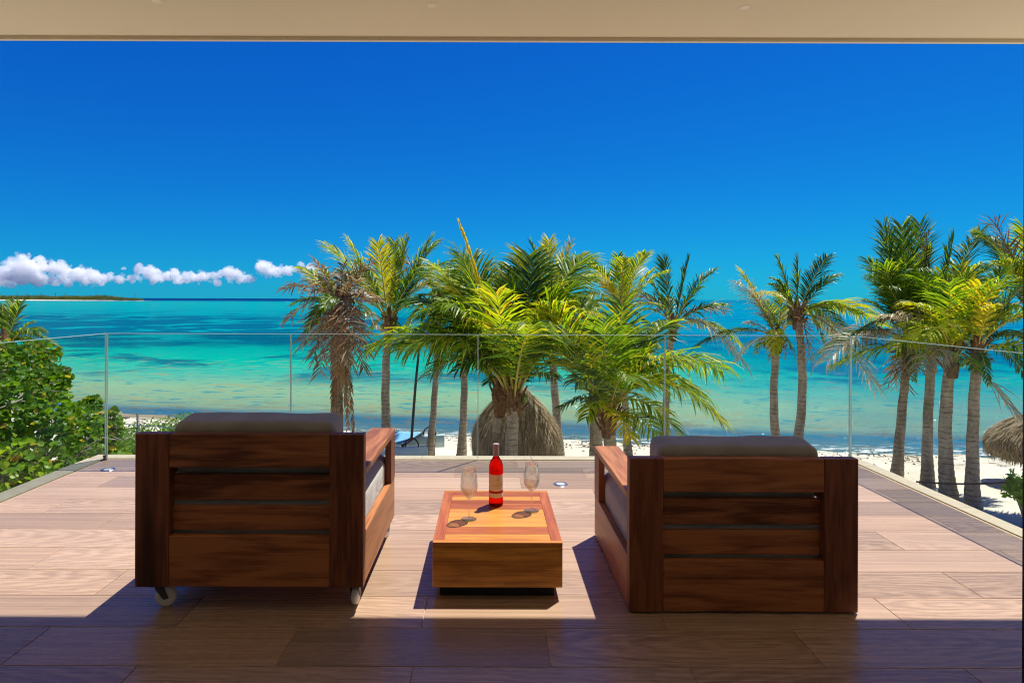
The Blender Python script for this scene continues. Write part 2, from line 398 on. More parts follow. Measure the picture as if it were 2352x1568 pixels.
# ------------------------------------------------------------------ ground and water
def ground_z(x, y):
    t = y + SHX * x - SHY
    if t > -5.2: z = SEA_Z - .075 * t
    else: z = SEA_Z + .39 + .02 * min(10, -5.2 - t)
    if x < -6: z += .012 * min(10, -6 - x)
    return z
def sand_ground():
    b = MB()
    xs = [-400, -120, -60, -40] + [-30 + i * .5 for i in range(0, 141)] + [50, 70, 130, 400]
    ys = [-40, -10, 0, 4] + [5 + i * .5 for i in range(0, 60)] + [40, 60, 120]
    for y in ys:
        for x in xs:
            z = ground_z(x, y)
            z += .05 * (mnoise.noise(Vector((x * .6, y * .6, 3.1)))) + .03 * mnoise.noise(Vector((x * 1.7, y * 1.7, 8.2)))
            b.v.append((x, y, z))
    nx = len(xs)
    for j in range(len(ys) - 1):
        for i in range(nx - 1):
            b.f.append((j * nx + i, j * nx + i + 1, (j + 1) * nx + i + 1, (j + 1) * nx + i)); b.m.append(0)
    return tag(b.build('beach', M_SAND, smooth=True), kind='structure')
sand_ground()
b = MB(); b.quad((-90000, 14, SEA_Z), (90000, 14, SEA_Z), (90000, 120000, SEA_Z), (-90000, 120000, SEA_Z))
# keep the sheet only seaward of the house line so that it never shows above the dry sand
tag(b.build('sea', M_WATER), kind='structure')

# ------------------------------------------------------------------ house: deck, coping, ceiling, walls
DX0, DX1, DY1 = -3.24, 3.03, 4.86
GX0, GX1, GY = -3.10, 2.92, 4.75
ROOM_Y = -2.6
deck = board('deck_floor', (DX0, ROOM_Y, -.40), (DX1, DY1, -.0035), M_GROUT, bev=0); tag(deck, kind='structure')
ROW0, ROWH, PL = 2.0819, .2457, .975
k = math.floor((ROOM_Y - ROW0) / ROWH)
inx0, inx1 = GX0 + .012, GX1 - .012
rows = []
y = ROW0 + k * ROWH
while y < GY - .02:
    rows.append((k, max(y, ROOM_Y), min(y + ROWH, GY - .012))); k += 1; y = ROW0 + k * ROWH
for k, ya, yb in rows:
    off = -.755 if k % 2 == 0 else -.267
    n0 = math.floor((inx0 - off) / PL)
    for n in range(n0, n0 + 9):
        xa, xb = max(off + n * PL, inx0), min(off + (n + 1) * PL, inx1)
        if xb - xa < .02 or yb - ya < .02: continue
        g = .0015
        o = board('floor_plank', (xa + g, ya + g, -.0034), (xb - g, yb - g, 0), M_TILE, None, .0012)
        o.parent = deck; o.matrix_parent_inverse = deck.matrix_world.inverted()
        o.location = Vector(o.location) - Vector(deck.location); o.matrix_parent_inverse = Matrix.Identity(4)
# coping stones outside the glass
cop = []
def coping(lo, hi):
    o = board('coping_stone', lo, hi, M_COPING, None, .002); o.parent = deck; o.location = Vector(o.location) - Vector(deck.location)
n = 7
for i in range(n):
    a = DX0 + (DX1 - DX0) * i / n; c = DX0 + (DX1 - DX0) * (i + 1) / n
    coping((a + .001, GY + .013, -.0034), (c - .001, DY1 + .012, .004))
yy = ROOM_Y
while yy < GY:
    y2 = min(yy + .9, GY + .011)
    coping((DX0 - .012, yy + .001, -.0034), (GX0 - .013, y2 - .001, .004))
    coping((GX1 + .013, yy + .001, -.0034), (DX1 + .012, y2 - .001, .004))
    yy += .9

CEIL_Z, CEIL_Y = 2.743, 3.312
ceil = board('ceiling', (-9, ROOM_Y - .2, CEIL_Z), (9, CEIL_Y - .085, CEIL_Z + .30), M_CEIL, bev=0); tag(ceil, kind='structure')
def cpart(name, lo, hi):
    o = board(name, lo, hi, M_CEIL, None, .002); o.parent = ceil; o.location = Vector(o.location) - Vector(ceil.location)
cpart('drip_groove', (-9, CEIL_Y - .085, CEIL_Z + .022), (9, CEIL_Y - .022, CEIL_Z + .30))
cpart('drip_lip', (-9, CEIL_Y - .022, CEIL_Z + .002), (9, CEIL_Y, CEIL_Z + .30))
wb = board('wall_back', (-9, ROOM_Y - .2, -.4), (9, ROOM_Y, CEIL_Z), M_WALL, bev=0); tag(wb, kind='structure')
wl = board('wall_left', (DX0 - 1.6, ROOM_Y, -3.6), (DX0 - 1.4, 1.0, CEIL_Z), M_WALL, bev=0); tag(wl, kind='structure')
wr = board('wall_right', (DX1 + 1.4, ROOM_Y, -3.6), (DX1 + 1.6, 1.0, CEIL_Z), M_WALL, bev=0); tag(wr, kind='structure')
lf = board('floor_left', (DX0 - 1.6, ROOM_Y, -.40), (DX0 - .014, 1.0, -.002), M_TILE, bev=0); tag(lf, kind='structure')
rf_ = board('floor_right', (DX1 + .014, ROOM_Y, -.40), (DX1 + 1.6, 1.0, -.002), M_TILE, bev=0); tag(rf_, kind='structure')
low = board('wall_lower_storey', (DX0 + .3, -2, -3.7), (DX1 - .3, 4.2, -.41), M_FASCIA, bev=0); tag(low, kind='structure')

# small recessed downlights in the soffit
M_LENS = plain('pale downlight lens', (.76, .70, .57), .5, .3, .03)
for px_, py_, lab_ in ((358, 6, 'small pale ceiling downlight on the island side of the soffit'), (990, 15, 'small pale ceiling downlight above the coffee table'), (1708, 17, 'small pale ceiling downlight above the flat armchair')):
    dd_ = F * (CEIL_Z - CAM_Z) / (PY - py_)
    t = empty('ceiling_light', ((px_ - PX) / F * dd_, dd_, CEIL_Z)); tag(t, lab_, 'ceiling light', 'downlights in the ceiling')
    b = MB(); b.lathe([(.022, -.0008), (.024, -.0014), (.030, -.0012), (.032, -.0004)], 24); b.build('trim_ring', M_CEIL, t)
    b = MB(); b.lathe([(.022, -.0009), (.0001, -.0009)], 24); b.build('lens', M_LENS, t)

# sliding door jamb just inside the frame's edge
jx = (2348.5 - PX) / F * 1.6
jt = empty('door_jamb', (jx, 1.5, 0)); tag(jt, 'black aluminium sliding door jamb at the edge of the shaded floor', 'door jamb')
board('jamb_profile', (0, 0, 0), (.06, .10, CEIL_Z - .002), M_ALU, jt, .002)
board('jamb_track', (.012, -.012, .002), (.030, 0, CEIL_Z - .004), M_DKSTEEL, jt, .001)

# ------------------------------------------------------------------ glass railing
GH, GT = 1.015, .010
def glass_panel(label, p0, p1):
    """upright glass pane from p0 to p1 (x, y) along x or y"""
    cx, cy_ = (p0[0] + p1[0]) / 2, (p0[1] + p1[1]) / 2
    t = empty('glass_panel', (cx, cy_, .0)); tag(t, label, 'glass panel', 'glass railing round the deck')
    alongx = abs(p1[0] - p0[0]) > abs(p1[1] - p0[1])
    L = abs(p1[0] - p0[0]) if alongx else abs(p1[1] - p0[1])
    g = .002; e = .0032
    h = L / 2 - g
    def bx(name, a0, a1, z0, z1, mat, th=GT):
        if alongx: return board(name, (a0, -th / 2, z0), (a1, th / 2, z1), mat, t, 0)
        return board(name, (-th / 2, a0, z0), (th / 2, a1, z1), mat, t, 0)
    bx('pane', -h + e, h - e, -.01, GH - e, M_GLASS)
    bx('polished_edge', -h, h, GH - e, GH + .001, M_EDGE, GT + .001)
    bx('polished_edge', -h, -h + e, -.01, GH - e - .0005, M_EDGE, GT + .001)
    bx('polished_edge', h - e, h, -.01, GH - e - .0005, M_EDGE, GT + .001)
    return t
fx = [GX0, (668 - PX) / 284.6, (1098 - PX) / 284.6, (1528 - PX) / 284.6, GX1]
fl = ['front glass railing pane meeting the corner beside the sea grape bush', 'front glass railing pane behind the armchair on castors',
      'front glass railing pane straight behind the wine bottle', 'front glass railing pane behind the armchair standing flat on the deck']
for i in range(4): glass_panel(fl[i], (fx[i] + (.008 if i == 0 else 0), GY), (fx[i + 1] - (.008 if i == 3 else 0), GY))
for i, lab in enumerate(['side glass railing pane in front of the sea grape bush', 'side glass railing pane nearer the house, sea grape side']):
    glass_panel(lab, (GX0, GY - 1.46 * (i + 1)), (GX0, GY - 1.46 * i))
for i, lab in enumerate(['side glass railing pane before the four palm trunks', 'side glass railing pane nearer the house, palm trunk side']):
    glass_panel(lab, (GX1, GY - 1.62 * (i + 1)), (GX1, GY - 1.62 * i))
# corner clamps
for x, lab in ((GX0 + .012, 'small steel corner clamp at the foot of the glass by the bush'), (GX1 - .012, 'small steel corner clamp at the foot of the glass by the palm trunks')):
    b = MB(); b.lathe([(0, 0), (.018, 0), (.018, .006), (.011, .008), (.011, .028), (.015, .03), (.015, .036), (0, .038)], 16)
    tag(b.build('corner_clamp', M_DKSTEEL, None, (x, GY - .012 - .018, .001)), lab, 'clamp')

# deck lights
def deck_light(x, y, label):
    t = empty('deck_light', (x, y, 0)); tag(t, label, 'deck light')
    b = MB(); b.lathe([(.030, .001), (.030, .0045), (.046, .0045), (.050, .001)], 32); b.build('bezel', M_STEEL, t, smooth=False)
    b = MB(); b.lathe([(.0001, .0030), (.030, .0030)], 32); b.build('lens', plain('frosted lens', (.55, .57, .56), .2, .5), t)
p = P(1289, 1111, 1350 / 326); deck_light(.503, 4.14, 'round steel deck light in the sunlit floor behind the coffee table')
deck_light(-2.89, 4.455, 'round steel deck light near the glass corner by the bush')

# ------------------------------------------------------------------ cushions
def cushion(name, sx, sy, sz, rad, puff, parent, loc, rot=(0, 0, 0), seed=0, mat=None, n=14):
    b = MB(); idx = {}
    hx, hy, hz = sx / 2, sy / 2, sz / 2
    def vert(p):
        key = tuple(round(c, 5) for c in p)
        if key in idx: return idx[key]
        x, y, z = p[0] * hx, p[1] * hy, p[2] * hz
        ix, iy, iz = (max(-h + rad, min(h - rad, c)) for h, c in ((hx, x), (hy, y), (hz, z)))
        d = Vector((x - ix, y - iy, z - iz)); q = Vector((ix, iy, iz))
        if d.length > 1e-9:
            m = max(abs(d.x), abs(d.y), abs(d.z)); q = q + d.normalized() * m
        u, v_, w_ = p
        q.z += puff * p[2] * (1 - u * u) * (1 - v_ * v_)
        q.y += puff * .6 * p[1] * (1 - u * u) * (1 - w_ * w_)
        q.x += puff * .5 * p[0] * (1 - v_ * v_) * (1 - w_ * w_)
        q += q.normalized() * .006 * mnoise.noise(q * 9 + Vector((seed, 0, 0)))
        idx[key] = len(b.v); b.v.append(q); return idx[key]
    ts = [math.sin(math.pi / 2 * (-1 + 2 * i / n)) * .5 + .5 * (-1 + 2 * i / n) for i in range(n + 1)]
    for ax in range(3):
        for sg in (-1, 1):
            for i in range(n):
                for j in range(n):
                    c = []
                    for (a, e) in ((ts[i], ts[j]), (ts[i + 1], ts[j]), (ts[i + 1], ts[j + 1]), (ts[i], ts[j + 1])):
                        q = [0, 0, 0]; q[ax] = sg; q[(ax + 1) % 3] = a; q[(ax + 2) % 3] = e; c.append(vert(q))
                    b.f.append(tuple(c) if sg > 0 else tuple(reversed(c))); b.m.append(0)
    o = b.build(name, mat or M_FABRIC, parent, loc, True, rot)
    return o
def piping(parent, sx, sy, rad, z):
    pts = []
    hx, hy = sx / 2, sy / 2
    for cx, cy_, a0 in ((hx - rad, hy - rad, 0), (-hx + rad, hy - rad, 90), (-hx + rad, -hy + rad, 180), (hx - rad, -hy + rad, 270)):
        for k in range(7):
            a = R(a0 + 15 * k); pts.append(Vector((cx + rad * math.cos(a), cy_ + rad * math.sin(a), z)))
    pts.append(pts[0]); b = MB(); b.tube(pts, [.005] * len(pts), 6, cap=False)
    b.build('piping', M_PIPE, parent, smooth=True)

# ------------------------------------------------------------------ armchairs
CW, CH, CD = .95, .637, .815
def armchair(loc, label, seed):
    t = empty('armchair', loc); tag(t, label, 'armchair', 'pair of wooden lounge armchairs')
    pw, rc = .14, .032                       # post width, recess of the slats
    th = .045
    hw = CW / 2
    for s in (-1, 1):
        x0, x1 = sorted((s * hw, s * (hw - pw)))
        board('back_post', (x0, 0, 0), (x1, th, CH), M_BACK, t)
        board('front_post', (sorted((s * hw, s * (hw - .032)))[0], CD - .13, .218), (sorted((s * hw, s * (hw - .032)))[1], CD - .002, .452), M_BACK, t)
        board('side_panel', (sorted((s * (hw - .002), s * (hw - .034)))[0], th + .001, .002), (sorted((s * (hw - .002), s * (hw - .034)))[1], CD - .001, .217), M_SIDEY, t)
        board('arm', (sorted((s * hw, s * (hw - .134)))[0], th + .002, .453), (sorted((s * hw, s * (hw - .134)))[1], CD + .003, .485), M_SIDEY, t)
    ix = hw - pw - .001
    board('top_rail', (-ix, .001, .497), (ix, th - .001, CH - .001), M_BACKX, t)
    board('back_slat', (-ix, rc, .353), (ix, rc + .022, .462), M_BACKX, t)
    board('back_slat', (-ix, rc, .225), (ix, rc + .022, .328), M_BACKX, t)
    board('back_panel', (-ix, .001, .002), (ix, th - .012, .213), M_BACKX, t)
    board('front_panel', (-hw + .036, CD - .036, .002), (hw - .036, CD - .004, .215), M_SIDEY, t)
    board('seat_base', (-hw + .036, th + .004, .12), (hw - .036, CD - .038, .15), M_BACKX, t)
    for i in range(9):
        y0 = th + .03 + i * .082
        board('seat_slat', (-hw + .037, y0, .150), (hw - .037, y0 + .055, .172), M_SIDEY, t)
    sw, sd = CW - .075, CD - .055
    c = cushion('seat_cushion', sw, sd, .18, .045, .012, t, (0, th + .006 + sd / 2, .173 + .09), seed=seed, mat=M_FABRIC_LIT)
    piping(c, sw - .012, sd - .012, .05, .055); piping(c, sw - .012, sd - .012, .05, -.055)
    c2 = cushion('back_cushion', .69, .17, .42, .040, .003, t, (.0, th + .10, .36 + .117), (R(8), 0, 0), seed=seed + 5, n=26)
    return t
def castor(parent, x, y, ang):
    """swivel castor whose plate sits at z 0 of the chair"""
    c = empty('castor', (x, y, 0), ang); c.parent = parent
    b = MB(); b.box((-.03, -.03, -.006), (.03, .03, -.0005)); b.box((-.016, -.020, -.018), (.016, .020, -.006))
    for s in (-1, 1):
        yy = s * .018
        b.add([(-.018, yy - .002, -.016), (.018, yy - .002, -.016), (.036, yy - .002, -.062), (.016, yy - .002, -.066),
               (-.018, yy + .002, -.016), (.018, yy + .002, -.016), (.036, yy + .002, -.062), (.016, yy + .002, -.066)],
              [(0, 1, 2, 3), (7, 6, 5, 4), (0, 4, 5, 1), (1, 5, 6, 2), (2, 6, 7, 3), (3, 7, 4, 0)])
    b.build('fork', M_DKSTEEL, c)
    b = MB(); pr = [(.006, -.014), (.036, -.014), (.041, -.010), (.042, 0), (.041, .010), (.036, .014), (.006, .014)]
    b.lathe(pr, 28); o = b.build('wheel', M_NYLON, c, (.022, 0, -.058), True, (R(90), 0, 0))
ch1 = armchair(((-1.470 - .524) / 2, 2.441, .100), 'dark wooden armchair with taupe cushions raised on white castors', 1)
for (x, y, a) in ((-CW / 2 + .085, .045, R(10)), (CW / 2 - .045, .05, R(92)), (CW / 2 - .05, CD - .07, R(75)), (-CW / 2 + .06, CD - .07, R(20))):
    castor(ch1, x, y, a)
ch2 = armchair(((.582 + 1.531) / 2, 2.436, .006), 'dark wooden armchair with taupe cushions standing flat on the deck', 9)
for x in (-CW / 2 + .08, CW / 2 - .08):
    for y in (.03, CD - .06):
        b = MB(); b.lathe([(0, -.006), (.02, -.006), (.022, -.001), (.022, .001), (0, .001)], 14); b.build('glide_foot', M_BLACK, ch2, (x, y, .0))

# ------------------------------------------------------------------ coffee table
TX0, TX1, TY0, TD, TZ0, TZ1 = -.245, .319, 2.547, .69, .052, .247
tcx = (TX0 + TX1) / 2
tb = empty('coffee_table', (tcx, TY0, 0)); tag(tb, 'low square orange teak coffee table on a black recessed plinth', 'coffee table')
hw = (TX1 - TX0) / 2
board('plinth', (-hw + .03, .035, .0), (hw - .03, TD - .035, TZ0 + .002), M_BLACK, tb)
board('front_panel', (-hw, 0, TZ0), (hw, .024, TZ1 - .0215), M_TABX, tb, .002)
board('back_panel', (-hw, TD - .024, TZ0), (hw, TD, TZ1 - .0215), M_TABX, tb, .002)
for s in (-1, 1):
    xs = sorted((s * hw, s * (hw - .024)))
    board('side_panel', (xs[0], .0245, TZ0 + .001), (xs[1], TD - .0245, TZ1 - .0215), M_TABY, tb, .002)
    xs = sorted((s * hw, s * (hw - .048)))
    board('top_border', (xs[0], .026, TZ1 - .021), (xs[1], TD - .026, TZ1), M_TABY, tb, .0015)
board('top_border', (-hw, 0, TZ1 - .021), (hw, .0255, TZ1), M_TABTOPX, tb, .0015)
board('top_border', (-hw, TD - .0255, TZ1 - .021), (hw, TD, TZ1), M_TABTOPX, tb, .0015)
cuts = [0, .105, .235, .42, .60, .73, .80, .90, 1.0]
ya, yb = .0262, TD - .0262
for i in range(len(cuts) - 1):
    board('top_plank', (-hw + .0485, ya + (yb - ya) * cuts[i] + .0011, TZ1 - .021), (hw - .0485, ya + (yb - ya) * cuts[i + 1] - .0011, TZ1 - .0006), (M_TABTOPL, M_TABTOPR, M_TABTOPL, M_TABTOPL, M_TABTOPR, M_TABTOPX, M_TABTOPL, M_TABTOPR)[i], tb, .001)

# ------------------------------------------------------------------ bottle and glasses
def bottle_mats():
    m = NT('rose wine in bottle')
    g = m.n('ShaderNodeBsdfGlass'); m.set(g.inputs[0], (.93, .075, .05)); g.inputs['IOR'].default_value = 1.36; g.inputs['Roughness'].default_value = .0
    tl = m.n('ShaderNodeBsdfTranslucent'); m.set(tl.inputs[0], (.75, .03, .02))
    df = m.bsdf((.62, .02, .015), .06, .6)
    mx = m.n('ShaderNodeMixShader'); mx.inputs[0].default_value = .5; m.set(mx.inputs[1], tl.outputs[0]); m.set(mx.inputs[2], df)
    m2 = m.n('ShaderNodeMixShader'); mx2 = m2; m2.inputs[0].default_value = .14; m.set(m2.inputs[1], g.outputs[0]); m.set(m2.inputs[2], mx.outputs[0])
    a = m.done(m2.outputs[0])
    return a
M_WINE = bottle_mats()
M_LABEL = plain('cream paper label', (.76, .68, .62), .7, .2, .05, 40)
M_PRINT = plain('brown print', (.22, .15, .10), .7, .2, .05)
M_BAND = plain('crimson band', (.30, .008, .012), .5, .3, .05)
M_CAP = plain('mauve foil capsule', (.42, .32, .33), .38, .5, .08, 30, metallic=.25)
bt = empty('wine_bottle', (.035, 3.015, TZ1)); tag(bt, 'bottle of red rose wine with cream label and mauve foil capsule', 'wine bottle')
b = MB(); b.lathe([(0, .004), (.020, .003), (.031, 0), (.0355, .003), (.0365, .012), (.0365, .185), (.0355, .203), (.031, .220), (.022, .235), (.0165, .244), (.0148, .252), (.0140, .2545), (0.0, .2545)], 48)
b.build('body', M_WINE, bt, smooth=True)
b = MB(); b.lathe([(0, .252), (.0150, .252), (.0153, .2555), (.0150, .30), (.0162, .301), (.0164, .311), (.0150, .313), (0, .313)], 32)
b.build('capsule', M_CAP, bt, smooth=False)
def arc_strip(name, r, a0, a1, z0, z1, mat, parent, n=20):
    b = MB()
    for i in range(n):
        u, v = a0 + (a1 - a0) * i / n, a0 + (a1 - a0) * (i + 1) / n
        b.quad((r * math.cos(u), r * math.sin(u), z0), (r * math.cos(v), r * math.sin(v), z0), (r * math.cos(v), r * math.sin(v), z1), (r * math.cos(u), r * math.sin(u), z1))
    return b.build(name, mat, parent, smooth=True)
A = R(-90)
lab = arc_strip('label', .0369, A - R(68), A + R(105), .080, .162, M_LABEL, bt)
arc_strip('label_band', .0370, A - R(80), A + R(100), .0695, .0785, M_BAND, bt)
arc_strip('label_foot', .0369, A - R(68), A + R(105), .046, .068, M_LABEL, bt)
def crest(u, z, sc):
    b = MB(); r = .0372
    pts = [(-.5, .6), (.0, .75), (.5, .6), (.45, -.1), (0, -.7), (-.45, -.1)]
    b.add([(r * math.cos(u + px * sc / r), r * math.sin(u + px * sc / r), z + py * sc) for px, py in pts], [tuple(range(6))])
    return b.build('label_crest', M_PRINT, bt)
crest(A + R(14), .137, .0065)
for (zc, hw_, hh) in ((.119, 13, .0011), (.108, 36, .0016), (.098, 16, .0008)):
    k = 0; u = -hw_
    rr = random.Random(int(zc * 1000))
    while u < hw_:
        wd = rr.uniform(2.2, 4.2)
        arc_strip('label_lettering', .0371, A + R(10 + u), A + R(10 + min(hw_, u + wd)), zc - hh * rr.uniform(.7, 1.2), zc + hh * rr.uniform(.7, 1.3), M_PRINT, bt, 2)
        u += wd + 1.6
def wine_glass(x, y, label):
    t = empty('wine_glass', (x, y, TZ1)); tag(t, label, 'wine glass', 'pair of wine glasses on the coffee table')
    o_ = [(.0, .0), (.0375, .0), (.0375, .0015), (.020, .004), (.008, .008), (.0042, .016), (.0036, .04), (.0036, .085), (.005, .094), (.012, .101), (.026, .114), (.036, .130), (.0412, .150), (.0415, .165), (.039, .195), (.0345, .222), (.031, .243)]
    i_ = [(.0302, .243), (.0337, .222), (.0382, .195), (.0407, .165), (.0404, .150), (.0352, .1308), (.025, .1152), (.011, .1035), (.0, .101)]
    b = MB(); b.lathe(o_ + i_, 40); b.build('glass_body', M_STEM, t, smooth=True)
    b = MB(); b.lathe([(0.0, .1014), (.0108, .1040), (.0248, .1156), (.0350, .1312), (.0398, .146), (.0, .146)], 40); b.build('wine', M_ROSE, t, smooth=False)
wine_glass(-.0967, 2.821, 'wine glass with a little rose standing nearest the table front')
wine_glass(.2115, 2.935, 'wine glass with a little rose on the armchair side of the bottle')

# ------------------------------------------------------------------ palms
def leaf_mat(name, ca, cb, cc, trans=.45, tcol=None, lr=.42, ls=.28):
    m = NT(name); r = m.rnd(); p = m.objc()
    nz = m.noise(p, 2.6, 3)
    f = m.math('ADD', m.math('MULTIPLY', r, .6), m.math('MULTIPLY', nz, .5))
    c = m.ramp(f, [(.15, ca), (.5, cb), (.85, cc)])
    tl = m.n('ShaderNodeBsdfTranslucent')
    m.set(tl.inputs[0], m.mix(1.0, c, tcol or (2.1, 1.8, .6), 'MULTIPLY'))
    d = m.bsdf(c, lr, ls)
    mx = m.n('ShaderNodeMixShader'); mx.inputs[0].default_value = trans; m.set(mx.inputs[1], d); m.set(mx.inputs[2], tl.outputs[0])
    return m.done(mx.outputs[0])
M_LEAF_G = leaf_mat('palm leaflet green', (.075, .165, .010), (.165, .29, .013), (.30, .385, .018), .5)
M_LEAF_D = leaf_mat('palm leaflet dark green', (.022, .072, .010), (.045, .115, .011), (.09, .165, .015), .3)
M_LEAF_Y = leaf_mat('palm leaflet yellowing', (.24, .31, .015), (.38, .39, .02), (.52, .41, .025), .45)
M_LEAF_B = leaf_mat('palm leaflet dead brown', (.11, .052, .020), (.27, .145, .058), (.46, .285, .13), .25, (1.2, 1.1, .9))
M_LEAF_P = leaf_mat('palm leaflet dry pale', (.34, .27, .15), (.45, .38, .24), (.52, .46, .32), .3, (1.1, 1.1, .9))
M_RACH = plain('frond rib yellow green', (.42, .34, .05), .45, .4, .2, 5)
M_RACHB = plain('frond rib brown', (.22, .13, .07), .7, .3, .2, 5)
FM = {'g': (M_LEAF_G, M_RACH, M_LEAF_Y, M_LEAF_D), 'd': (M_LEAF_D, M_RACH, M_LEAF_G), 'y': (M_LEAF_Y, M_RACH, M_LEAF_G), 'b': (M_LEAF_B, M_RACHB, M_LEAF_P), 'h': (M_LEAF_B, M_RACHB), 'p': (M_LEAF_P, M_RACHB), 's': (M_LEAF_Y, M_RACH)}
WIND = Vector((-.25, .1, 0))
def frond(parent, origin, base, tip, sag, kind, rng, dens=1.0, llen=None, width=.031, lcap=1.0):
    """one pinnate palm frond: arched rib with two rows of drooping leaflets"""
    v = tip - base; L = v.length
    ctrl = base + v * .44 + Vector((0, 0, 1)) * (sag + (.06 if sag > .1 else 0)) * L
    def bz(t): return base * (1 - t) ** 2 + ctrl * (2 * t * (1 - t)) + tip * t * t
    pts = [bz(i / 16) for i in range(17)]
    b = MB()
    r0 = .028 if L > 1.6 else .018
    b.tube([p_ - origin for p_ in pts], [r0 * (1 - .88 * i / 16) for i in range(17)], 5, 1)
    arc = sum((pts[i + 1] - pts[i]).length for i in range(16))
    blade = width < .035 and kind in 'gdy'      # younger, stiffer crowns: leaflets folded forward along the rib
    if llen is None: llen = (.31 if blade else .40) * arc
    llen = min(llen, lcap)
    if kind in 'sh': llen = .26
    nl = int(arc * (29 if blade else 22) * dens); t0 = .17
    twist = rng.uniform(-.5, .5)
    upw = Vector((0, 0, 1))
    slots = {'g': [0, 0, 0, 0, 2, 3], 'd': [0, 0, 0, 2], 'y': [0, 0, 2], 'b': [0, 0, 0, 2]}.get(kind, [0])
    droop = {'g': 1.35, 'd': 1.2, 'y': 1.0, 'b': 1.1, 'p': 1.3, 's': .05, 'h': 1.0}[kind]
    for i in range(nl):
        t = t0 + (1 - t0) * (i + rng.random() * .6) / nl
        t = min(t, .995)
        p_ = bz(t); tg = (bz(min(1, t + .02)) - bz(max(0, t - .02))).normalized()
        side = tg.cross(upw)
        if side.length < .12: side = Vector((math.cos(twist * 6), math.sin(twist * 6), 0))
        side.normalize(); nrm = side.cross(tg)
        tw = twist * (1 - .5 * t)
        side2 = side * math.cos(tw) + nrm * math.sin(tw); nrm2 = nrm * math.cos(tw) - side * math.sin(tw)
        prof = min(1.0, .45 + 2.6 * (t - t0)) * (1.0 if t < .62 else 1.0 - .55 * ((t - .62) / .38) ** 1.3)
        fw = (.25 + .95 * t) if kind != 's' else 2.6
        if kind == 'h': fw = 2.0
        if blade: fw += .55
        for s in (-1, 1):
            if rng.random() < .04: continue
            l = llen * prof * rng.uniform(.82, 1.08)
            if kind == 'b': l *= rng.uniform(.5, 1.1); side2 = (side2 + Vector((rng.gauss(0, .3), rng.gauss(0, .3), rng.gauss(0, .3)))).normalized()
            d = (side2 * s + tg * fw + nrm2 * rng.uniform(.0, .34) + WIND * .35 + Vector((rng.gauss(0, .13), rng.gauss(0, .13), rng.gauss(0, .13)))).normalized()
            w_ = width * rng.uniform(.8, 1.15)
            wd = (tg - d * tg.dot(d)); wd = wd.normalized() if wd.length > .05 else nrm2
            roll = rng.gauss(0, .35)
            wd = (wd * math.cos(roll) + d.cross(wd) * math.sin(roll)).normalized()
            dr = droop * rng.uniform(.6, 1.3) * (1.2 - .85 * abs(tg.z))
            q0 = p_ - origin
            q1 = q0 + d * l * .38
            d2 = (d + Vector((0, 0, -1)) * dr * .40).normalized(); q2 = q1 + d2 * l * .34
            d3 = (d + Vector((0, 0, -1)) * dr * 1.05).normalized(); q3 = q2 + d3 * l * .32
            b.add([q0 - wd * w_ * .25, q0 + wd * w_ * .25, q1 + wd * w_ * .5, q1 - wd * w_ * .5, q2 + wd * w_ * .38, q2 - wd * w_ * .38, q3],
                  [(0, 1, 2, 3), (3, 2, 4, 5), (5, 4, 6)], rng.choice(slots))
    return b.build('frond', list(FM[kind]), parent)

def trunk_mat():
    m = NT('palm trunk bark'); oc = m.objc(); s = m.sep(oc)
    n1 = m.noise(m.vmath('MULTIPLY', oc, (3, 3, 1.2)), 2.0, 4)
    n2 = m.noise(m.vmath('MULTIPLY', oc, (14, 14, 60)), 1.0, 4, .6)
    n3 = m.noise(m.vmath('MULTIPLY', oc, (5, 5, 17)), 1.0, 3, .6)
    c = m.mix(m.smooth(n1, .3, .7), (.33, .255, .17), (.50, .415, .30))
    c = m.mix(m.math('MULTIPLY', m.smooth(n2, .45, .7), .5), c, (.16, .115, .075))
    ph = m.math('ADD', m.math('MULTIPLY', s[2], 52.0), m.math('MULTIPLY', m.noise(oc, 5.0, 3), 7.0))
    rg = m.math('MULTIPLY', m.smooth(m.math('SINE', ph), .55, .95), m.smooth(n3, .40, .56))
    c = m.mix(m.math('MULTIPLY', rg, .65), c, (.08, .055, .036))
    return m.done(m.bsdf(c, .9, .15, m.bump(n2, .5, .02)))
M_TRUNK = trunk_mat()
M_SCAR = plain('leaf scar groove', (.10, .07, .045), .95, .1, .3, 20)
M_HUSK = plain('palm fibre husk', (.17, .095, .05), .95, .1, .35, 14, bumpv=.4)
M_COCO = plain('coconut', (.20, .24, .05), .5, .4, .3, 6)
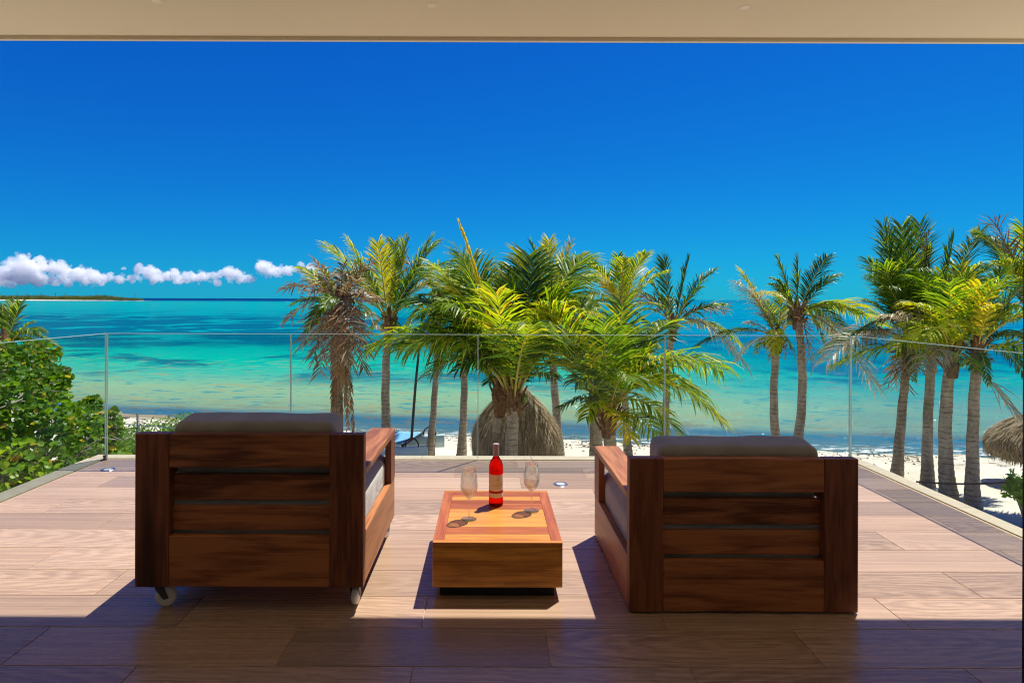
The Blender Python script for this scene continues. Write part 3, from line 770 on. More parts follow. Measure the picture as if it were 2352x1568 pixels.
def palm(label, bx, d, cx, cy_, fr, r=.13, nrand=7, Lr=2.0, kinds='gggdy', seed=1, dcrown=None, dens=1.0, husk=1.0, coco=0, skirt=0, lscale=1.0, elmin=-.35, lw=.031, lcap=1.0):
    """bx: foot x in the photograph; (cx, cy_): crown heart; fr: frond tips (x, y, depth shift, sag, kind)"""
    rng = random.Random(seed)
    X = (bx - PX) / F * d
    gz = ground_z(X, d)
    base = Vector((X, d, gz)); dc = d if dcrown is None else dcrown
    top = P(cx, cy_, dc)
    t = empty('palm_tree', base); tag(t, label, 'palm tree', 'coconut palms along the beach')
    # trunk
    H = (top - base).length; n = max(20, int(H / .075)); b = MB(); pts = []; rad = []
    bend = Vector((rng.uniform(-.12, .12), rng.uniform(-.2, .2), 0))
    for i in range(n + 1):
        u = i / n
        p_ = (top - base) * u + bend * math.sin(math.pi * u)
        p_.x += .006 * math.sin(i * .5 + seed); pts.append(p_ + Vector((0, 0, -.15)) * (1 - u))
        flare = .75 * math.exp(-u * H / .45)
        rr = r * (1.08 - .30 * u + flare) * (1.0 + (.028 if i % 2 else -.034) * rng.uniform(.4, 1.5))
        if u > .93: rr *= 1 + .25 * (u - .93) / .07 * husk
        rad.append(rr)
    b.tube(pts, rad, 14)
    b.build('trunk', M_TRUNK, t, smooth=False)
    # fibre at the heart
    b = MB(); o0 = top - base
    hp = [o0 + Vector((0, 0, -.55 * husk)), o0 + Vector((0, 0, -.25)), o0 + Vector((0, 0, .05)), o0 + Vector((0, 0, .35))]
    b.tube(hp, [r * .95, r * 1.15 * husk, r * 1.05, r * .3], 10)
    for k in range(14):
        a = rng.uniform(0, 6.283); z = rng.uniform(-.4, .1) * husk
        q = o0 + Vector((math.cos(a) * r * 1.1, math.sin(a) * r * 1.1, z))
        dv = Vector((math.cos(a) * .14, math.sin(a) * .14, rng.uniform(.05, .3)))
        b.tube([q, q + dv], [.035, .018], 5)
    b.build('leaf_base', M_HUSK, t)
    for k in range(coco):
        a = rng.uniform(0, 6.283); bb = MB()
        bb.lathe([(0, -.11), (.05, -.09), (.08, -.02), (.075, .05), (.04, .1), (0, .115)], 12)
        bb.build('coconut', M_COCO, t, o0 + Vector((math.cos(a) * (r + .1), math.sin(a) * (r + .1), rng.uniform(-.35, -.05))), True)
    def start(tip):
        hv = Vector((tip.x - top.x, tip.y - top.y, 0)); hv = hv.normalized() if hv.length > .01 else Vector((1, 0, 0))
        return top + hv * r * .5 + Vector((0, 0, rng.uniform(-.15, .12)))
    for (tx, ty, dd, sag, kind) in fr:
        tip = P(tx, ty, dc + dd); frond(t, base, start(tip), tip, sag, kind, rng, dens, llen=None, width=lw, lcap=lcap)
    for k in range(nrand):
        az = rng.uniform(0, 6.283); el = rng.choice([rng.uniform(.5, 1.15), rng.uniform(elmin, max(.5, elmin + .3))]); L = Lr * rng.uniform(.75, 1.1)
        tip = top + Vector((math.cos(az) * math.cos(el), math.sin(az) * math.cos(el) * 1.0, math.sin(el))) * L
        frond(t, base, start(tip), tip, rng.uniform(.12, .3) + (.12 if el < .3 else 0), rng.choice(kinds), rng, dens, width=lw, lcap=lcap)
    for k in range(skirt):
        az = rng.uniform(0, 6.283); L = Lr * rng.uniform(.45, .8)
        tip = top + Vector((math.cos(az) * .35 * L, math.sin(az) * .35 * L, -.9 * L))
        frond(t, base, start(tip), tip, .25, 'b', rng, dens * .8)
    return t

palm('dying palm hung with brown dead fronds behind the castor armchair', 785, 13.5, 778, 690,
     [(648, 665, .2, .22, 'b'), (652, 742, -.3, .30, 'b'), (690, 800, .2, .34, 'b'), (718, 835, -.5, .36, 'b'), (700, 640, .5, .2, 'b'), (868, 690, .2, .25, 'b'), (872, 760, -.3, .3, 'b'),
      (838, 850, -.5, .36, 'b'), (800, 985, -.5, .2, 'h'), (772, 975, -.3, .2, 'h'), (735, 860, .3, .3, 'b'), (742, 612, -.3, .1, 'd'), (790, 605, .3, .1, 'b'), (830, 640, -.6, .15, 'b'),
      (760, 830, -.9, .35, 'b'), (800, 830, -.9, .35, 'b'), (820, 790, -.8, .32, 'b'), (705, 760, -.8, .34, 'd'), (670, 700, -.7, .28, 'd'), (780, 900, -.5, .2, 'h'), (850, 820, .5, .3, 'b'), (690, 615, .4, .15, 'y'), (812, 1000, -.2, .2, 'h'), (795, 930, -.4, .2, 'h'), (760, 1000, .2, .2, 'h'), (788, 1000, -.4, .16, 'h'), (775, 860, -.5, .25, 'b'), (812, 850, .3, .25, 'b'), (765, 940, -.2, .2, 'h')],
     r=.12, nrand=14, Lr=1.15, kinds='bbbbd', seed=3, dens=1.05, skirt=0)
palm('tall palm with upright yellow green fronds next to the dying palm', 893, 18, 893, 730,
     [(752, 562, .3, .12, 'y'), (800, 553, -.5, .10, 'g'), (868, 560, -.7, .05, 'y'), (905, 556, .3, .04, 'g'), (935, 550, -.2, .06, 'g'), (990, 550, .3, .1, 'g'), (1022, 605, -.4, .18, 'd'), (1000, 560, .8, .12, 'd'),
      (990, 690, -.6, .26, 'd'), (845, 770, -.8, .36, 'g'), (800, 680, -.6, .25, 'g'), (820, 600, -1.0, .1, 'd'), (960, 620, -.9, .1, 'd'), (930, 780, -.6, .35, 'd'), (780, 620, .6, .18, 'g')], r=.135, nrand=3, Lr=2.2, kinds='gydy', seed=4, coco=3)
palm('slim palm trunk beside the dark sailing mast', 988, 18.3, 1008, 690,
     [(925, 705, -.6, .26, 'y'), (965, 610, -.3, .12, 'g'), (1040, 600, .2, .1, 'g'), (1085, 640, -.3, .2, 'y'), (920, 780, .3, .33, 'g'), (1000, 800, -.7, .34, 'd'), (1060, 760, -.5, .32, 'y')], r=.10, nrand=4, Lr=2.0, kinds='gyyb', seed=5)
palm('slim palm trunk standing clear on the sand between mast and thatched parasol', 1060, 18.0, 1062, 735,
     [(960, 760, -.5, .28, 'g'), (1000, 650, .2, .14, 'g'), (1060, 600, .4, .1, 'd'), (1130, 680, -.2, .2, 'g'), (1010, 850, -.5, .36, 'd')], r=.115, nrand=6, Lr=1.9, kinds='gdd', seed=6)
palm('big low palm in front of the thatched parasol with one tall spear frond', 1180, 12.6, 1180, 905,
     [(1054, 509, -.4, .10, 's'), (1139, 672, -1.5, .06, 'g'), (984, 715, -.3, .42, 'g'), (868, 795, -.2, .40, 'g'), (930, 800, -.9, .46, 'g'), (1085, 598, 1.0, .10, 'g'), (1020, 640, .9, .24, 'g'), (1345, 645, .4, .34, 'g'), (1350, 720, -.5, .44, 'g'), (1225, 600, .8, .08, 'd'),
      (1325, 800, -.7, .50, 'd'), (1050, 850, -.7, .52, 'd'), (985, 860, .3, .50, 'd'), (1275, 870, .6, .50, 'd'), (1180, 640, .2, .05, 'd'), (1290, 660, -.3, .22, 'g'), (1120, 880, .8, .46, 'd'), (1000, 612, 1.2, .2, 'g'), (1062, 585, .7, .08, 'g'), (1212, 588, 1.0, .08, 'g'), (1335, 598, 1.0, .24, 'g'), (940, 690, .8, .34, 'd'), (1290, 760, .9, .36, 'd'), (1240, 800, .9, .4, 'd'), (1060, 760, .9, .36, 'd'), (1290, 700, -.8, .3, 'g'), (1030, 700, -.8, .34, 'g')],
     r=.15, nrand=2, Lr=2.8, kinds='gggd', seed=7, elmin=.55, dens=1.1, lw=.042, lcap=1.25, coco=2)
palm('low palm leaning close beside the spear frond palm', 1150, 13.4, 1148, 880,
     [(1010, 720, .2, .30, 'g'), (930, 790, .6, .36, 'g'), (1090, 640, .4, .14, 'd'), (1170, 620, .6, .08, 'g'), (1200, 830, .5, .4, 'd'), (1000, 790, -.4, .4, 'g')], r=.125, nrand=5, Lr=2.3, kinds='gddy', seed=8, elmin=.5, dens=.9, lw=.038, husk=1.4)
palm('palm with a rounded golden green top behind the parasol', 1288, 18, 1262, 720,
     [(1170, 640, -.2, .22, 'g'), (1185, 590, .4, .14, 'd'), (1222, 560, .2, .08, 'd'), (1262, 553, -.4, .05, 'y'), (1310, 560, -.2, .1, 'y'), (1342, 585, .3, .18, 'y'), (1362, 640, -.4, .25, 'g'), (1375, 700, .3, .32, 'g'), (1190, 720, -.6, .32, 'g'),
      (1340, 780, -.5, .36, 'd'), (1235, 810, -.6, .38, 'd'), (1300, 640, -1.2, .16, 'g'), (1230, 640, -1.2, .16, 'g')], r=.125, nrand=5, Lr=2.1, kinds='gyyb', seed=9, coco=3)
palm('low bushy palm with wide drooping fronds next to the pink armrest', 1404, 12.4, 1398, 945,
     [(1267, 711, -.9, .07, 'y'), (1429, 700, -.6, .05, 'g'), (1385, 740, -1.2, .06, 'g'), (1656, 965, -.3, .52, 'g'), (1600, 900, .5, .50, 'g'), (1561, 1000, -.8, .46, 'g'), (1520, 1012, -1.1, .40, 'g'), (1290, 938, -.4, .44, 'd'), (1305, 800, .4, .26, 'g'), (1320, 880, -.9, .40, 'd'),
      (1660, 850, .4, .40, 'g'), (1500, 800, -.3, .26, 'g'), (1470, 760, .6, .12, 'd'), (1580, 830, -.8, .42, 'g'), (1345, 960, -1.0, .40, 'g'), (1450, 1010, -1.2, .36, 'y'), (1460, 880, -1.6, .40, 'g'), (1330, 700, .8, .14, 'd'), (1270, 830, .9, .36, 'd'), (1540, 740, .9, .2, 'd')],
     r=.15, nrand=1, Lr=2.3, kinds='gggd', seed=10, elmin=.5, dens=1.1, lw=.042, lcap=1.25)
palm('stout ringed palm trunk rising behind the pink armrest', 1372, 13.6, 1370, 900,
     [(1290, 720, .2, .2, 'd'), (1340, 690, .4, .1, 'g'), (1440, 720, .4, .18, 'd'), (1285, 830, -.2, .32, 'g'), (1330, 880, -.6, .4, 'd')], r=.16, nrand=4, Lr=2.2, kinds='gdd', seed=11, elmin=.5)
palm('slender palm with golden inner fronds behind the pink armrest', 1446, 17.5, 1428, 715,
     [(1362, 600, .2, .12, 'd'), (1380, 640, -.7, .14, 'y'), (1420, 588, -.3, .05, 'g'), (1455, 600, .5, .08, 'y'), (1500, 620, -.4, .12, 'y'), (1530, 622, .3, .14, 'g'), (1520, 700, -.4, .26, 'g'), (1345, 700, -.3, .28, 'd'), (1345, 760, .4, .34, 'g'), (1425, 800, -.7, .36, 'g'), (1505, 780, -.5, .36, 'd')],
     r=.105, nrand=4, Lr=2.0, kinds='gyyb', seed=12)
palm('dark green palm tossed by wind above the flat armchair', 1530, 18.6, 1545, 745,
     [(1525, 592, .2, .06, 'd'), (1582, 596, -.3, .1, 'd'), (1637, 622, .2, .16, 'd'), (1672, 700, -.3, .22, 'd'), (1668, 712, .5, .2, 'b'), (1490, 640, -.3, .16, 'd'), (1470, 710, .3, .26, 'd'), (1610, 660, -.6, .2, 'd'), (1720, 850, -.5, .36, 'p'), (1700, 790, .3, .3, 'g'), (1480, 790, -.4, .34, 'g')],
     r=.11, nrand=3, Lr=1.9, kinds='dddb', seed=13)
palm('shorter of the two slim palms standing in open water view', 1790, 18, 1786, 770,
     [(1700, 622, .3, .12, 'y'), (1697, 650, -.3, .16, 'p'), (1712, 740, .3, .26, 'p'), (1735, 810, -.4, .35, 'g'), (1800, 655, .3, .06, 'g'), (1760, 690, -.4, .12, 'g'), (1600, 795, .4, .22, 'd'), (1690, 830, .8, .3, 'p'), (1830, 830, -.3, .36, 'd')], r=.125, nrand=4, Lr=1.5, kinds='ggdyb', seed=14, skirt=3)
palm('taller of the two slim palms with a long frond sweeping sideways', 1822, 17.4, 1831, 715,
     [(1785, 592, .2, .08, 'd'), (1833, 590, -.2, .04, 'd'), (1900, 590, .2, .12, 'd'), (1925, 632, -.3, .18, 'd'), (1985, 720, -.5, .24, 'y'), (2030, 748, .3, .26, 'y'), (1895, 790, -.6, .38, 'g'), (1950, 800, .5, .34, 'd'), (2015, 900, -.2, .30, 'p'), (1770, 650, -.3, .2, 'd'), (1765, 740, .4, .3, 'g'), (1865, 850, -.5, .3, 'b')],
     r=.125, nrand=3, Lr=1.7, kinds='ddgy', seed=15, coco=4)
palm('dark plumed palm with a leaning trunk nearest the glass corner', 2060, 15.9, 2088, 790,
     [(2028, 520, .2, .06, 'd'), (2072, 520, -.3, .05, 'd'), (2112, 515, .3, .06, 'd'), (2138, 580, -.3, .14, 'd'), (1995, 600, -.2, .16, 'd'), (1990, 690, .3, .26, 'd'), (2030, 610, -.7, .14, 'g'), (2080, 610, -.8, .08, 'd'), (2130, 650, -.8, .2, 'g'), (1882, 810, .3, .34, 'd'), (1900, 830, -.4, .36, 'p'), (1940, 780, .5, .32, 'd'), (2150, 820, .3, .36, 'd'), (2040, 660, -1.0, .2, 'd'), (2060, 560, .6, .06, 'd'), (2100, 870, -.4, .36, 'd')],
     r=.115, nrand=6, Lr=2.2, kinds='dddg', seed=16, skirt=5, coco=4)
palm('palm with browning top fronds second from the glass corner', 2132, 15.2, 2150, 740,
     [(2128, 540, .3, .08, 'b'), (2190, 545, -.2, .06, 'd'), (2252, 530, .2, .1, 'd'), (2275, 610, -.3, .2, 'g'), (2085, 650, .3, .22, 'g'), (2230, 660, -.7, .22, 'g'), (2160, 620, -.5, .08, 'g'), (2060, 760, -.4, .32, 'p'), (2110, 830, -.5, .38, 'd')], r=.115, nrand=7, Lr=2.0, kinds='ggdyb', seed=17, skirt=4)
palm('stout palm with a broad yellow green crown third from the glass corner', 2183, 14.0, 2185, 815,
     [(2180, 650, -1.0, .12, 'g'), (2255, 655, -.8, .16, 'y'), (2140, 690, .3, .18, 'g'), (2090, 740, -.4, .26, 'g'), (2030, 725, .2, .26, 'p'), (2300, 705, -.3, .24, 'g'), (2285, 830, -.4, .38, 'g'), (2115, 850, -.8, .42, 'p'), (2225, 640, .4, .1, 'g'), (2345, 965, -.3, .12, 'p'), (2240, 850, -1.0, .42, 'g'), (2060, 800, -.4, .36, 'g'), (2130, 770, -1.2, .36, 'g'), (2320, 770, .3, .3, 'd')],
     r=.14, nrand=5, Lr=2.2, kinds='gggy', seed=18, dens=.9, lw=.038, lcap=1.1)
palm('palm with a wide flared foot farthest from the glass corner', 2236, 13.5, 2245, 800,
     [(2205, 610, .4, .1, 'g'), (2300, 620, .2, .14, 'g'), (2335, 700, -.3, .24, 'g'), (2358, 775, .3, .3, 'd'), (2270, 880, -.4, .36, 'd'), (2355, 860, .2, .36, 'd'), (2280, 700, -.9, .2, 'y')], r=.12, nrand=6, Lr=2.1, kinds='ggdy', seed=19)
palm('palm reaching in over the small thatched parasol with ragged brown tips', 2440, 14.2, 2400, 745,
     [(2284, 512, .2, .10, 'b'), (2350, 520, -.2, .08, 'g'), (2300, 600, -.3, .18, 'y'), (2268, 640, .3, .22, 'b'), (2285, 715, -.4, .30, 'g'), (2310, 790, .2, .36, 'd'), (2350, 640, -.7, .2, 'g')], r=.14, nrand=6, Lr=2.6, kinds='ggdb', seed=20)
palm('palm rising behind the sea grape bush', -50, 13.0, 10, 790,
     [(48, 695, -.2, .08, 'd'), (5, 700, .3, .05, 'd'), (-30, 680, -.2, .08, 'd'), (76, 738, .2, .16, 'd'), (132, 795, -.2, .28, 'd'), (105, 800, .5, .32, 'd'), (-60, 750, .3, .2, 'd'), (60, 850, -.3, .4, 'd')], r=.13, nrand=5, Lr=1.3, kinds='ddd', seed=21)

# ------------------------------------------------------------------ leafy shrubs
M_SG = leaf_mat('sea grape leaf', (.05, .13, .012), (.12, .25, .016), (.28, .40, .025), .5, None, .36, .22)
M_SGR = leaf_mat('sea grape leaf turning', (.30, .36, .03), (.40, .33, .04), (.40, .20, .04), .5)
M_TWIG = plain('pale grey bark', (.33, .30, .26), .9, .2, .25, 10)
def disc_leaf_mesh(mat, r=.065):
    b = MB(); n = 9; b.v.append((0, 0, -.012))
    for k in range(n):
        a = 2 * math.pi * k / n; rr = r * (1 + .06 * math.cos(2 * a))
        b.v.append((rr * math.cos(a) * 1.08, rr * math.sin(a), .010 * math.cos(2 * a)))
    for k in range(n): b.f.append((0, 1 + k, 1 + (k + 1) % n)); b.m.append(0)
    return b.mesh('leaf', mat, False)
SG_MESH = [disc_leaf_mesh(M_SG), disc_leaf_mesh(M_SGR)]
def leaf_frame(rng, up=.7):
    nrm = Vector((rng.gauss(0, .6) + SD.x * .3, rng.gauss(0, .6) - .25, rng.gauss(0, .5) + up)).normalized()
    a = rng.uniform(0, 6.283)
    x = nrm.orthogonal().normalized(); y = nrm.cross(x)
    return x * math.cos(a) + y * math.sin(a), nrm.cross(x * math.cos(a) + y * math.sin(a)), nrm
def sea_grape():
    rng = random.Random(77)
    ox, oy = -7.2, 8.6; base = Vector((ox, oy, ground_z(ox, oy)))
    t = empty('sea_grape_bush', base); tag(t, 'large sea grape bush with round green leaves beyond the side glass', 'bush')
    clumps = []
    spec = [(20, 850, 8.8, 62), (70, 860, 9.2, 60), (-40, 900, 8.5, 80), (20, 930, 8.0, 75), (85, 905, 8.6, 60), (110, 880, 9.3, 40), (135, 868, 9.0, 26), (40, 1010, 8.0, 85), (120, 985, 8.2, 70), (175, 975, 8.8, 45), (205, 950, 9.4, 30),
            (190, 1010, 9.0, 45), (235, 985, 9.6, 30), (240, 1020, 9.8, 25), (90, 1070, 7.8, 75), (10, 1090, 7.4, 80), (160, 1060, 8.6, 45), (-90, 980, 8.0, 110), (-80, 1100, 7.6, 110), (30, 1160, 7.4, 60), (100, 810, 9.8, 28), (60, 820, 9.6, 34), (-30, 820, 9.4, 50), (252, 965, 9.8, 24), (264, 992, 10, 22), (226, 1000, 9.6, 30), (215, 925, 9.6, 14), (245, 1030, 9.9, 24)]
    for (x, y, d, rp) in spec: clumps.append((P(x, y, d), rp / F * d))
    # branches
    b = MB()
    for c, r_ in clumps:
        mid = base.lerp(c, .5) + Vector((rng.uniform(-.4, .4), rng.uniform(-.3, .3), rng.uniform(-.3, .2)))
        pts = [base + Vector((rng.uniform(-.4, .4), rng.uniform(-.4, .4), 0)), mid, c]
        pts = [(pts[0] * (1 - u) ** 2 + pts[1] * 2 * u * (1 - u) + pts[2] * u * u) - base for u in [i / 8 for i in range(9)]]
        b.tube(pts, [.06 * (1 - .8 * i / 8) for i in range(9)], 6)
        for k in range(8):
            q = c - base; e = q + Vector((rng.gauss(0, .5), rng.gauss(0, .5), rng.gauss(0, .4))) * r_ * 1.3
            b.tube([q, (q + e) / 2 + Vector((0, 0, .04)), e], [.014, .010, .005], 4)
    b.build('branch', M_TWIG, t)
    leaves = []
    for c, r_ in clumps:
        nl = int(80 + 1000 * r_ * r_)
        for k in range(nl):
            v = Vector((rng.gauss(0, 1), rng.gauss(0, 1), rng.gauss(0, 1))).normalized() * r_ * rng.uniform(.4, 1.25) ** .7
            leaves.append((c + v - base, rng.uniform(.42, .9), rng.random() < .07))
    leaves.sort(key=lambda l: (l[0] + base).y - .35 * l[1])
    vis = [l for l in leaves if -1125 / F * (l[0] + base).y < (l[0] + base).x]
    big = set(id(l) for l in vis[:300])
    mb = [MB(), MB()]
    for l in leaves:
        p_, sc, red = l
        x, y_, z = leaf_frame(rng)
        if id(l) in big:
            o = link('leaf', SG_MESH[1 if red else 0], t)
            o.matrix_local = Matrix(((x.x * sc, y_.x * sc, z.x * sc, p_.x), (x.y * sc, y_.y * sc, z.y * sc, p_.y), (x.z * sc, y_.z * sc, z.z * sc, p_.z), (0, 0, 0, 1)))
        else:
            b = mb[1 if red else 0]; n = 7; r0 = .065 * sc
            b.add([p_] + [p_ + (x * math.cos(6.283 * k / n) + y_ * math.sin(6.283 * k / n)) * r0 + z * .012 for k in range(n)], [(0, 1 + k, 1 + (k + 1) % n) for k in range(n)])
    tag(mb[0].build('foliage', M_SG, t), kind='stuff')
    tag(mb[1].build('foliage', M_SGR, t), kind='stuff')
sea_grape()

M_SHRUB = leaf_mat('beach shrub leaf', (.06, .14, .02), (.12, .23, .03), (.20, .31, .05), .45)
def shrub(label, x, y, d, rx, rz, n, seed, mat=None, ls=.05, name='beach_shrub'):
    rng = random.Random(seed)
    c = P(x, y, d); base = Vector((c.x, c.y, ground_z(c.x, c.y)))
    t = empty(name, base); tag(t, label, 'shrub', 'low shrubs behind the beach')
    b = MB(); br = MB()
    for k in range(9):
        e = Vector((rng.uniform(-.8, .8) * rx, rng.uniform(-.8, .8) * rx, (c.z - base.z) + rng.uniform(0, .8) * rz))
        br.tube([Vector((rng.uniform(-.1, .1), rng.uniform(-.1, .1), 0)), e * .5 + Vector((0, 0, .1)), e], [.02, .014, .006], 5)
    br.build('branch', M_TWIG, t)
    lobes = [(Vector((rng.uniform(-.75, .75) * rx, rng.uniform(-.6, .6) * rx, rng.uniform(-.3, .5) * rz)), rng.uniform(.35, .6)) for _ in range(9)]
    for k in range(n):
        lc, lr = rng.choice(lobes)
        v = Vector((rng.gauss(0, 1), rng.gauss(0, 1), rng.gauss(0, 1))).normalized() * rng.uniform(.5, 1.05)
        q = lc + Vector((v.x * rx * lr, v.y * rx * lr, v.z * rz * lr * 1.2)) + (c - base)
        if q.z < .02: q.z = rng.uniform(.02, .3)
        X, Y, Z = leaf_frame(rng, .5); s = ls * rng.uniform(.7, 1.4)
        b.add([q - X * s, q + Y * s * .5, q + X * s * 1.1, q - Y * s * .5], [(0, 1, 2, 3)])
    tag(b.build('foliage', mat or M_SHRUB, t), kind='stuff')
shrub('round green beach shrub beside the wooden post', 345, 1012, 18.5, 1.35, .6, 4200, 31)
shrub('low dense shrub in front of the wooden post', 290, 1045, 15.0, 1.3, .6, 4200, 32)
shrub('straggly green shrub growing at the foot of the sea grape', 160, 1090, 11.0, .9, .5, 2200, 33)
shrub('low green undergrowth below the side glass', 60, 1170, 8.6, 1.1, .6, 2600, 34, ls=.045)
shrub('ground hugging shrub farther along the dune', 215, 1045, 12.5, .8, .45, 1800, 35)
shrub('small green shrub on the sand behind the rope', 2356, 1120, 12.0, .35, .4, 420, 36, leaf_mat('bright shrub leaf', (.06, .17, .02), (.10, .26, .03), (.18, .35, .04), .35), .07)

# ------------------------------------------------------------------ thatched parasols
def thatch_mat():
    m = NT('palm thatch'); p = m.objc(); r = m.noise(p, 3.0, 4); f = m.noise(m.vmath('MULTIPLY', p, (30, 30, 5)), 1.0, 4)
    c = m.ramp(m.math('ADD', m.math('MULTIPLY', r, .5), m.math('MULTIPLY', f, .5)), [(.3, (.16, .11, .065)), (.5, (.36, .27, .17)), (.7, (.58, .47, .33))])
    return m.done(m.bsdf(c, .95, .1))
M_THATCH = thatch_mat()
M_POLE = plain('weathered pole', (.28, .21, .15), .9, .2, .3, 8)
def palapa(label, x, d, yrim, yapex, halfw, seed):
    rng = random.Random(seed)
    cx = (x - PX) / F * d; base = Vector((cx, d, ground_z(cx, d)))
    zr = P(x, yrim, d).z - base.z; za = P(x, yapex, d).z - base.z; Rr = halfw / F * d
    t = empty('thatched_parasol', base); tag(t, label, 'parasol', 'thatched parasols on the beach')
    b = MB(); b.tube([Vector((0, 0, -.1)), Vector((0, 0, za - .1))], [.09, .07], 10); b.build('pole', M_POLE, t, smooth=True)
    def prof(u):   # u 0 apex .. 1 rim: a dome that turns into an upright skirt
        return Rr * (.03 + .97 * (1 - (1 - min(u / .75, 1.0)) ** 1.7)) * (1.0 if u < .8 else 1 - .05 * ((u - .8) / .2) ** 2), za + (zr - za) * u
    b = MB(); b.lathe([(prof(i / 14)[0] * .95, prof(i / 14)[1] - .03) for i in range(15)], 40); b.build('thatch_core', M_THATCH, t, smooth=True)
    b = MB()
    for k in range(5200):
        a = rng.uniform(0, 6.283); u = rng.random() ** .75 * .96; l = rng.uniform(.10, .22)
        r0, z0 = prof(u); r1, z1 = prof(min(1.0, u + l)); ex = rng.uniform(-.01, .07)
        a2 = a + rng.gauss(0, .05); w_ = rng.uniform(.006, .016)
        if u + l > .97: z1 -= rng.uniform(0, .16)
        p0 = Vector((math.cos(a) * r0, math.sin(a) * r0, z0 + .01)); p1 = Vector((math.cos(a2) * (r1 + ex), math.sin(a2) * (r1 + ex), z1 + ex * .6))
        sd = Vector((-math.sin(a), math.cos(a), 0)) * w_
        b.add([p0 - sd, p0 + sd, p1 + sd * .5, p1 - sd * .5], [(0, 1, 2, 3)])
    tag(b.build('thatch', M_THATCH, t), kind='stuff')
palapa('large shaggy thatched parasol behind the low palms and wine bottle', 1186, 14.4, 1046, 880, 101, 41)
palapa('small thatched parasol at the waterline by the picture edge', 2378, 15.6, 1048, 945, 92, 42)

# ------------------------------------------------------------------ catamaran
M_HULL = plain('pale blue gelcoat', (.48, .66, .74), .3, .5, .08, 4)
M_TRAMP = plain('sky blue trampoline', (.16, .40, .62), .7, .3, .2, 12)
M_MAST = plain('black mast', (.012, .012, .014), .4, .5)
def catamaran():
    d = 17.9; x0 = (925 - PX) / F * d
    base = Vector((x0, d, ground_z(x0, d)))
    t = empty('beach_catamaran', base, R(-14)); tag(t, 'small pale blue beached catamaran with a black mast beside the armrest', 'catamaran')
    def hull(yc):
        b = MB(); n = 16; secs = []
        for i in range(n + 1):
            u = i / n; x = -1.9 + 3.0 * u
            wv = .17 * (1 - (abs(u - .42) / .58) ** 2.4) if u > .42 else .17 * (1 - .35 * ((.42 - u) / .42) ** 2)
            wv = max(wv, .012); keel = .10 + .16 * max(0, u - .55) ** 1.3 * 2.2; dk = .44 + .14 * u ** 2
            secs.append([(x, yc - wv, dk), (x, yc - wv * .95, (dk + keel) / 2), (x, yc, keel), (x, yc + wv * .95, (dk + keel) / 2), (x, yc + wv, dk), (x, yc, dk + .05)])
        n0 = 0
        for s_ in secs: b.v.extend(s_)
        for i in range(n):
            for k in range(6):
                k2 = (k + 1) % 6
                b.f.append((i * 6 + k, (i + 1) * 6 + k, (i + 1) * 6 + k2, i * 6 + k2)); b.m.append(0)
        b.f.append((0, 1, 2, 3, 4, 5)); b.m.append(0); b.f.append(tuple(n * 6 + k for k in (5, 4, 3, 2, 1, 0))); b.m.append(0)
        b.build('hull', M_HULL, t, smooth=True)
    hull(-.75); hull(.75)
    for x in (-1.1, .35):
        b = MB(); b.tube([Vector((x, -.85, .60)), Vector((x, .85, .60))], [.04, .04], 8); b.build('crossbeam', M_MAST, t, smooth=True)
    b = MB(); n = 8
    for i in range(n + 1):
        for j in range(n + 1):
            u, v = i / n, j / n
            b.v.append((-1.1 + 1.45 * u, -.72 + 1.44 * v, .64 - .06 * math.sin(math.pi * u) * math.sin(math.pi * v)))
    for i in range(n):
        for j in range(n): b.f.append((i * (n + 1) + j, (i + 1) * (n + 1) + j, (i + 1) * (n + 1) + j + 1, i * (n + 1) + j + 1)); b.m.append(0)
    o = b.build('trampoline', M_TRAMP, t, smooth=True); md = o.modifiers.new('thickness', 'SOLIDIFY'); md.thickness = .015
    b = MB(); b.tube([Vector((.3, 0, .62)), Vector((.42, 0, 2.2)), Vector((.66, 0, 4.6))], [.045, .043, .028], 8); b.build('mast', M_MAST, t, smooth=True)
    for yc in (-.75, .75):
        b = MB(); b.box((-2.08, yc - .015, .1), (-1.92, yc + .015, .66)); b.build('rudder', M_HULL, t)
        b = MB(); pts = [Vector((.62 + .20 * math.cos(a), yc - .02, .62 + .2 * math.sin(a))) for a in [R(20 * k) for k in range(-3, 13)]]
        b.tube(pts, [.022] * len(pts), 6); b.build('strap', M_BLACK, t, smooth=True)
catamaran()

# ------------------------------------------------------------------ post, wire fence, rope
pp = P(270, 960, 17.5); gz = ground_z(pp.x, 17.5)
t = empty('wooden_post', (pp.x, 17.5, gz)); tag(t, 'short dark wooden post with a crosspiece at the edge of the bush', 'post')
b = MB(); b.tube([Vector((0, 0, -.2)), Vector((.02, 0, .6)), Vector((.0, 0, pp.z - gz))], [.14, .13, .12], 10); b.build('upright', plain('dark weathered wood', (.075, .055, .042), .9, .2, .3, 8), t)
board('crosspiece', (-.06, -.06, pp.z - gz), (.34, .06, pp.z - gz + .05), plain('grey weathered wood', (.2, .17, .14), .9, .2, .3, 8), t, .006)
lo, hi = P(316, 1075, 11.0), P(316, 948, 11.0)
t = empty('fence_pole', (hi.x, 11.0, ground_z(hi.x, 11.0))); tag(t, 'thin metal pole carrying a taut wire near the bush', 'pole')
b = MB(); b.tube([Vector((0, 0, -.1)), Vector((0, 0, hi.z - ground_z(hi.x, 11.0)))], [.018, .018], 8); b.build('pole_tube', M_DKSTEEL, t, smooth=True)
a, c = P(272, 972, 12.0), P(470, 988, 9.5)
wp = P(316, 976, 11.0)
b = MB(); o = Vector((wp.x, 11.0, wp.z)); b.tube([a - o, Vector((0, 0, 0)) + Vector((0, 0, .0)), c - o], [.008, .008, .008], 6); tag(b.build('fence_wire', M_STEEL, None, o), 'taut pale wire running from the bush past the thin pole', 'wire')
